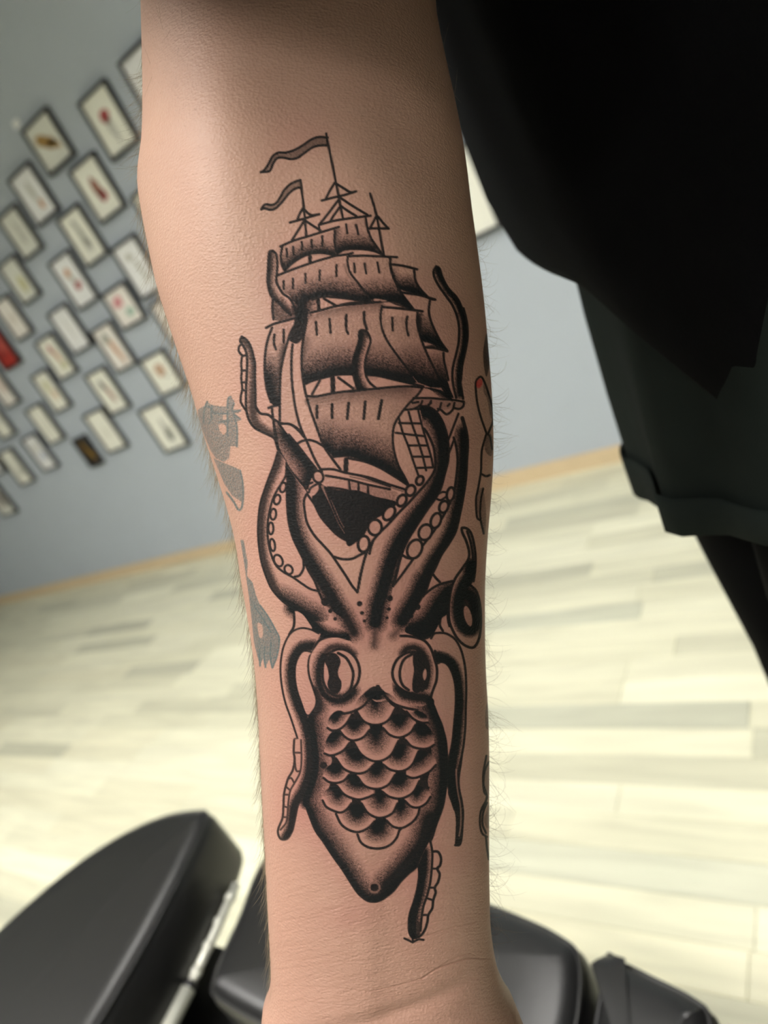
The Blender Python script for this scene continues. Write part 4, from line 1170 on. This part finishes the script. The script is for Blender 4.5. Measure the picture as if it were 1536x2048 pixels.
# ---- arm hair
M_HAIR = simple('arm_hair', (.20, .155, .095), .5, .4, noise=.4, nscale=300)
hr = random.Random(21)
HV, HF = [], []
def hair(px_row, side, L, out, dropv, curl, rad, offs):
    i = int(np.clip(np.searchsorted(pyr, px_row), 1, NR-2))
    ph = (-1 if side < 0 else 1)*(math.pi/2 + offs)
    p_ = pw[i, 0]
    s_, c_ = math.copysign(abs(math.sin(ph))**p_, math.sin(ph)), math.copysign(abs(math.cos(ph))**p_, math.cos(ph))
    p = np.array([x0[i]+aa[i]*s_*.999, y3[i], ZA-bb[i]*c_*.999])
    nrm = np.array([math.sin(ph)/aa[i], 0, -math.cos(ph)/bb[i]]); nrm /= np.linalg.norm(nrm)
    d = nrm*out + np.array([0, dropv, 0]) + np.array([0, 0, hr.uniform(-.35, .15)])
    d /= np.linalg.norm(d)
    P = [p]; n = 6; tw = curl
    for k in range(n):
        d = d + np.array([-.0, 0, 0]) + tw*np.array([-d[1], d[0], 0])/n
        d /= np.linalg.norm(d); P.append(P[-1] + d*L/n)
    rr = [rad*(1-.75*k/n) for k in range(n+1)]
    k0 = len(HV)
    for r in tube([tuple(q) for q in P], rr, 3):
        HV.extend([tuple(q) for q in r])
    for a_ in range(n):
        for j in range(3): HF.append((k0+a_*3+j, k0+a_*3+(j+1) % 3, k0+(a_+1)*3+(j+1) % 3, k0+(a_+1)*3+j))
for k in range(2100):
    y_ = hr.uniform(110, 1960)
    dens = 1.0 if 380 < y_ < 1700 else .5
    if hr.random() > dens: continue
    hair(y_, -1, hr.uniform(.005, .010), hr.uniform(.0, .20) if k % 6 else hr.uniform(.2, .45), 1.0, hr.uniform(-.5, .5), hr.uniform(.00003, .000055), hr.uniform(-.30, .30))
for k in range(70): hair(hr.uniform(120, 330), -1, hr.uniform(.005, .010), hr.uniform(.4, 1.0), .5, hr.uniform(-.6, .8), .00004, hr.uniform(-.2, .1))
for k in range(330):
    y_ = hr.uniform(470, 1900)
    hair(y_, 1, hr.uniform(.003, .009) if y_ < 1250 else hr.uniform(.005, .013), hr.uniform(.3, 1.0), hr.uniform(-.2, 1.0), hr.uniform(-2.6, 1.6), hr.uniform(.000028, .00005), hr.uniform(-.12, .2))
for k in range(60):
    y_ = hr.uniform(30, 240); hair(y_, hr.choice((-1, 1)), hr.uniform(.005, .010), .25, hr.choice((-1, 1))*.8, hr.uniform(-.6, .6), .000026, -hr.uniform(.3, 1.3))
HW = [tuple(q) for q in (np.array(HV) @ RC.T + CAM)]
ho = mesh_obj('arm_hair', HW, HF, M_HAIR, None, True); adopt(ho); tag(ho, kind='stuff')

# ---- clothes
def cloth(name, col, rough=.85):
    m = simple(name, col, rough, .03, noise=.35, nscale=25, bump=.15, bscale=1500)
    m.node_tree.nodes['Principled BSDF'].inputs['Sheen Weight'].default_value = .0
    return m
M_TEE = cloth('black_jersey', (.0022, .0022, .0025))
M_SHORT = cloth('charcoal_canvas', (.0085, .0112, .0098))
M_LEG = cloth('black_legging', (.0016, .0016, .0018))
M_SHOE = simple('black_shoe', (.01, .01, .01), .5, .4, noise=.2)
LX = np.array([.42, -.907]); FX = np.array([-.907, -.42])          # towards the person's left hand side, and the way they face
def body_ring(c, z, a, b, n=72, p=.72, fold=0, nf=11, ph=0.0, zs=0, tilt=0, drop=0):
    q = np.linspace(0, 2*np.pi, n, endpoint=False)
    f = 1 + fold*np.sin(nf*q+ph) + .5*fold*np.sin((nf+6)*q-ph*1.7)
    u_, v_ = a*sgnpow(np.cos(q), p)*f, b*sgnpow(np.sin(q), p)*f
    xy = c[None] + u_[:, None]*LX[None] + v_[:, None]*FX[None]
    return [(x, y_, z + zs*math.sin(3*t+ph) + tilt*float(uu) - drop*min(.1, .062*(max(0, float(uu)-.08)/.083)**2)) for (x, y_), t, uu in zip(xy, q, u_)]
CT = np.array(CT_XY)
rings = []
for z, a, b, fo in TEE: rings.append(body_ring(CT, z, a, b, fold=fo, ph=z*9, drop=max(0, min(1, (1.10-z)/.16))))
V, Fc = loft(rings, cap=False)
tee = mesh_obj('t_shirt', V, Fc, M_TEE, None, True)
s = tee.modifiers.new('thick', 'SOLIDIFY'); s.thickness = .002; s.offset = 1
adopt(tee); tag(tee, 'black jersey t-shirt')
def sleeve(sx):
    sh_ = Vector((CT[0]+LX[0]*.12*sx, CT[1]+LX[1]*.12*sx, 1.335))
    if sx > 0: e_ = Vector(tuple(cam2w(c0*.45+c3*.55 + np.array([0, 0, 0])))) ; e_ = Vector(tuple(cam2w(ups[int(NU*.90)].mean(0))))
    else: e_ = sh_ + Vector((LX[0]*.15*sx, LX[1]*.15*sx, -.24))
    mid = Vector(tuple(SHOULDER_W)) if sx > 0 else sh_ + Vector((LX[0]*.09*sx, LX[1]*.09*sx, -.04))
    P = [sh_, sh_.lerp(mid, .6), mid, mid.lerp(e_, .35), mid.lerp(e_, .7), e_]
    o = mesh_obj('sleeve', *loft(tube([tuple(p) for p in P], [.045, .068, .078, .084, .089, .094], 28), cap=False), M_TEE, None, True)  # out of view; cut long and wide to shade the elbow end
    m_ = o.modifiers.new('thick', 'SOLIDIFY'); m_.thickness = .002
    return o
for sx in (1, -1):
    o = sleeve(sx); o.parent = tee
# shorts: waist block and two wide legs
CS = np.array(CS_XY)
def stilt(z): return .35*max(0, min(1, (.90-z)/.11))
rings = [body_ring(CS, z, a, b, fold=fo, ph=5.4, tilt=stilt(z)) for z, a, b, fo in SHORTS]
V, Fc = loft(rings, cap=False)
sho = mesh_obj('shorts', V, Fc, M_SHORT, None, True); m_ = sho.modifiers.new('thick', 'SOLIDIFY'); m_.thickness = .0025
adopt(sho); tag(sho, 'charcoal canvas shorts with a stitched hem')
zh = SHORTS[-1][0]
def sh_at(z):
    t = np.array(SHORTS)[::-1]
    return [float(np.interp(z, t[:, 0], t[:, k])) for k in (1, 2, 3)]
hem = []
for z, d in ((zh+.0255, .0026), (zh+.0245, .0036), (zh+.0005, .0036), (zh-.0005, .0026)):
    a_, b_, f_ = sh_at(z); hem.append(body_ring(CS, z, a_+d, b_+d, fold=f_, ph=5.4, tilt=stilt(z)))
o = mesh_obj('hem', *loft(hem, cap=False), M_SHORT, sho, True)
# legs down to the floor, and shoes
for k, sx in enumerate((-1, 1)):
    c = CS + LX*LEG_OFF*sx + FX*LEG_F
    rings = []
    for z, r in ((.85, .074), (.76, .078), (.68, .071), (.60, .063), (.50, .060), (.40, .060), (.30, .057), (.20, .048), (.12, .042), (.07, .042)):
        rings.append([(c[0]+r*math.cos(t)+FX[0]*.012*(z < .3), c[1]+r*math.sin(t)+FX[1]*.012*(z < .3), z) for t in [2*math.pi*j/32 for j in range(32)]])
    V, Fc = loft(rings[::-1]); o = mesh_obj('leg', V, Fc, M_LEG, None, True); adopt(o); tag(o, 'leg in plain black fabric')
    rs = []
    for s_, wv, ht in ((-.075, .02, .05), (-.065, .034, .075), (-.02, .04, .085), (.05, .043, .07), (.12, .046, .05), (.17, .036, .04), (.185, .012, .028)):
        m0 = c + FX*s_
        side = np.array([-FX[1], FX[0]])
        rs.append([(m0[0]+side[0]*wv*math.cos(t), m0[1]+side[1]*wv*math.cos(t), max(.0, ht*.5+ht*.5*math.sin(t))) for t in [2*math.pi*j/20 for j in range(20)]])
    V, Fc = loft(rs); o = mesh_obj('shoe', V, Fc, M_SHOE, None, True); adopt(o)
# torso, neck and head above the frame
rings = []
hc = CT + FX*.02
for z, a, b, dx in ((1.36, .12, .075, 0), (1.405, .066, .060, -.006), (1.43, .054, .054, -.008), (1.46, .051, .053, -.006), (1.487, .053, .056, .0), (1.497, .050, .072, .016), (1.512, .052, .082, .022), (1.535, .060, .086, .024), (1.565, .066, .090, .022), (1.60, .071, .094, .018), (1.64, .074, .098, .012), (1.68, .074, .098, .006), (1.72, .068, .090, .002), (1.75, .054, .072, 0), (1.775, .03, .04, 0), (1.782, .004, .005, 0)):
    q = np.linspace(0, 2*np.pi, 48, endpoint=False)
    r_ = []
    for t in q:
        uu, vv = a*math.cos(t), b*math.sin(t)+dx
        if vv > 0 and 1.52 < z < 1.66: vv += .024*math.exp(-(uu/.012)**2)*math.exp(-((z-1.59)/.026)**2)
        if vv > 0: vv -= .007*math.exp(-((abs(uu)-.03)/.014)**2)*math.exp(-((z-1.635)/.018)**2)
        r_.append((hc[0]+LX[0]*uu+FX[0]*vv, hc[1]+LX[1]*uu+FX[1]*vv, z))
    rings.append(r_)
V, Fc = loft(rings); o = mesh_obj('head', V, Fc, simple('plain_skin', (.58, .35, .24), .5, .4, noise=.08, nscale=40), None, True); adopt(o)
m_ = o.modifiers.new('sub', 'SUBSURF'); m_.levels = 1; m_.render_levels = 1
HEAD = o
def face_pt(uu, vv, z): return Vector((hc[0]+LX[0]*uu+FX[0]*vv, hc[1]+LX[1]*uu+FX[1]*vv, z))
def ell(name, c, ra, rb, rz, mat):
    rs = []
    for k in range(9):
        t = math.pi*k/8; r_ = max(.03, math.sin(t))
        rs.append([c + Vector((LX[0]*ra*r_*math.cos(q)+FX[0]*rb*r_*math.sin(q), LX[1]*ra*r_*math.cos(q)+FX[1]*rb*r_*math.sin(q), -rz*math.cos(t))) for q in [2*math.pi*m/16 for m in range(16)]])
    o_ = mesh_obj(name, *loft(rs), mat, None, True); o_.parent = HEAD; return o_
M_EYE = simple('eye_white', (.75, .73, .70), .25); M_LIP = simple('lip', (.40, .15, .12), .45); M_IRIS = simple('iris', (.06, .035, .02), .25)
HSK = HEAD.data.materials[0]
for sx in (-1, 1):
    e = ell('eye', face_pt(.030*sx, .086, 1.632), .013, .010, .008, M_EYE)
    i_ = ell('iris', face_pt(.030*sx, .0945, 1.632), .005, .0025, .005, M_IRIS); 
    ell('ear', face_pt(.074*sx, .0, 1.605), .009, .018, .030, HSK)
    ell('eyebrow', face_pt(.030*sx, .096, 1.652), .017, .006, .004, M_HAIR)
ell('mouth', face_pt(0, .108, 1.545), .022, .007, .006, M_LIP)
rings = []
for z, a, b, dx in ((1.55, .066, .070, -.03), (1.62, .078, .080, -.026), (1.68, .081, .090, -.012), (1.73, .074, .088, -.002), (1.77, .052, .064, 0), (1.795, .006, .008, 0)):
    rings.append([(hc[0]+LX[0]*a*math.cos(t)+FX[0]*(b*math.sin(t)+dx), hc[1]+LX[1]*a*math.cos(t)+FX[1]*(b*math.sin(t)+dx), z) for t in [2*math.pi*j/36 for j in range(36)]])
V, Fc = loft(rings); o = mesh_obj('hair', V, Fc, M_HAIR, None, True); adopt(o)

# the other arm, hanging at the far side
sh_ = Vector((CT[0]-LX[0]*.12, CT[1]-LX[1]*.12, 1.335))
dn = Vector((LX[0]*.10, LX[1]*.10, -1)).normalized(); fw = Vector((FX[0], FX[1], 0))
P = [sh_ + Vector((-LX[0]*.12, -LX[1]*.12, -.12)) + dn*t + fw*k for t, k in ((0, -.02), (.12, -.07), (.20, -.10), (.28, -.115), (.36, -.125), (.41, -.13), (.44, -.132), (.49, -.135), (.52, -.136), (.53, -.136))]
rs = tube([tuple(p) for p in P], [.048, .044, .042, .041, .033, .027, .030, .034, .030, .012], 20)
V, Fc = loft(rs)
side = Vector((FX[0], FX[1], 0)); tip = P[-2]; dd = (P[-1]-P[-4]).normalized()
for k, (o_, L_, r_) in enumerate(((-.026, .062, .0085), (-.009, .075, .0092), (.009, .078, .0095), (.026, .07, .009), (.036, .05, .0105))):
    st_ = tip + side*o_ - dd*(.045 if k == 4 else .008)
    out_ = side*(.5 if k == 4 else 0)
    pp = [st_ + (dd + out_)*L_*t - Vector((LX[0], LX[1], 0))*-.012*t*t for t in (0, .3, .6, .85, .97, 1.0)]
    v2, f2 = loft(tube([tuple(p) for p in pp], [r_, r_, r_*.93, r_*.82, r_*.5, r_*.1], 10))
    n0 = len(V); V += v2; Fc += [tuple(i+n0 for i in f) for f in f2]
o = mesh_obj('arm', V, Fc, HSK, None, True); adopt(o)

# ------------------------------------------------------------------ tattoo chair below the hand
mt, nt, b = mat_new('black_vinyl')
b.inputs['Base Color'].default_value = (.009, .009, .0092, 1); b.inputs['Roughness'].default_value = .36; b.inputs['Specular IOR Level'].default_value = .6
g = N(nt, 'ShaderNodeNewGeometry'); t = N(nt, 'ShaderNodeTexNoise'); t.inputs['Scale'].default_value = 420; t.inputs['Detail'].default_value = 3
nt.links.new(g.outputs['Position'], t.inputs['Vector']); bp = N(nt, 'ShaderNodeBump'); bp.inputs['Strength'].default_value = .2; bp.inputs['Distance'].default_value = .0006
nt.links.new(t.outputs['Fac'], bp.inputs['Height']); nt.links.new(bp.outputs[0], b.inputs['Normal'])
M_VINYL = mt
M_STEEL = simple('brushed_rail', (.62, .62, .54), .42, .5, metal=.35, noise=.15, nscale=120)
M_BLKM = simple('black_metal', (.015, .015, .016), .4, .5)
CHAIR = empty('tattoo_chair', (-.50, .15, 0))
tag(CHAIR, 'black vinyl tattoo chair with padded cushions and a pale metal rail under the hand', 'chair')
def cushion(name, outline, ztop, thick, crown=.012, inset=.018, label=None):
    """rounded upholstered pad: outline polygon (metres, world), softened top edge, slightly crowned top"""
    P = np.array(outline, float); c = P.mean(0)
    # resample smoothly
    q = []
    n = len(P)
    for i in range(n):
        a, b_, c_, d = P[i-1], P[i], P[(i+1) % n], P[(i+2) % n]
        for s in np.linspace(0, 1, 8, endpoint=False):
            q.append(.5*((2*b_)+(c_-a)*s+(2*a-5*b_+4*c_-d)*s*s+(3*b_-a-3*c_+d)*s**3))
    q = np.array(q)
    def off(d):
        t = np.roll(q, -1, 0)-np.roll(q, 1, 0); t /= np.linalg.norm(t, axis=1)[:, None]
        nrm = np.stack([-t[:, 1], t[:, 0]], 1)
        sg = np.sign(((c-q)*nrm).sum(1).mean()); return q + nrm*sg*d
    rings = []
    z0 = ztop-thick
    for d, z in ((.012, z0), (.003, z0+.004), (0, z0+.012), (0, ztop-.02), (.002, ztop-.012), (.006, ztop-.005), (.012, ztop-.0015), (.018, ztop)):
        rings.append([(x, y, z) for x, y in off(d)])
    base = off(.018)
    for s in (.8, .55, .3, .1):
        rings.append([(c[0]+(x-c[0])*s, c[1]+(y-c[1])*s, ztop+crown*(1-s*s)) for x, y in base])
    V, Fc = loft(rings)
    V = [(x+.50, y-.15, z) for x, y, z in V]
    o = mesh_obj(name, V, Fc, M_VINYL, CHAIR, True)
    seam = tube([(x+.50, y-.15, ztop-.008) for x, y in list(off(.0035))+[off(.0035)[0]]], .0018, 6)
    mesh_obj('piping', *loft(seam, False), M_VINYL, o, True)
    if label: o['label'] = label
    return o
PAD1 = [(-.672,.296),(-.700,.302),(-.760,.285),(-.822,.238),(-.868,.165),(-.900,.06),(-.905,-.05),(-.86,-.16),(-.72,-.18),(-.630,-.14),(-.624,0.0),(-.625,.08),(-.630,.13),(-.638,.18),(-.652,.24)]
cushion('cushion', PAD1, .552, .087, .004, label='large black cushion with a pinched corner')
PAD2 = [(-.612,.292),(-.520,.302),(-.420,.292),(-.330,.279),(-.272,.266),(-.250,.250),(-.242,.205),(-.250,.165),(-.30,.145),(-.42,.140),(-.56,.150),(-.590,.165),(-.602,.22)]
cushion('cushion', PAD2, .502, .09, .006, label='middle black cushion under the wrist')
PAD3 = [(-.236,.250),(-.224,.2555),(-.200,.250),(-.172,.242),(-.160,.232),(-.157,.20),(-.158,.12),(-.165,.06),(-.20,.05),(-.226,.07),(-.232,.14)]
cushion('cushion', PAD3, .502, .09, .005, label='small black cushion at the right end')
def part_tube(name, path, rad, mat, n=14, parent=CHAIR):
    return mesh_obj(name, *loft(tube([(x+.50, y-.15, z) for x, y, z in path], rad, n)), mat, parent, True)
RZ = .479
rl = part_tube('rail', [(-.6505,.262,RZ),(-.6395,.212,RZ),(-.6305,.1625,RZ)], .0046, M_STEEL)
for f in (.12, .38, .62, .86):
    x, y = -.6505+f*.020, .262-f*.0995
    part_tube('rail_collar', [(x, y, RZ), (x+.001, y-.005, RZ)], .0056, M_STEEL, 14, rl)
part_tube('rail_joint', [(-.6308,.164,RZ),(-.6298,.158,RZ)], .0066, M_BLKM)
part_tube('rail_sleeve', [(-.6298,.158,RZ),(-.6225,.10,RZ),(-.6155,0,RZ),(-.61,-.08,RZ)], .0072, M_STEEL)
bm = bmesh.new(); bm_box(bm, -.33, .33, -.06, .08, .385, .405, .004); bm_obj('under_frame', bm, M_BLKM, CHAIR)
for sx in (-.245, .07, .30):
    box('bracket', sx-.02, sx+.02, -.03, .04, .40, .468 if sx < -.2 else .415, M_BLKM, CHAIR, .002)
part_tube('column', [(-.50,.15,.02),(-.50,.15,.20),(-.50,.15,.39)], [.05, .045, .042], M_BLKM, 24)
part_tube('base_plate', [(-.50,.15,0),(-.50,.15,.018),(-.50,.15,.028)], [.24, .24, .20], M_BLKM, 40)
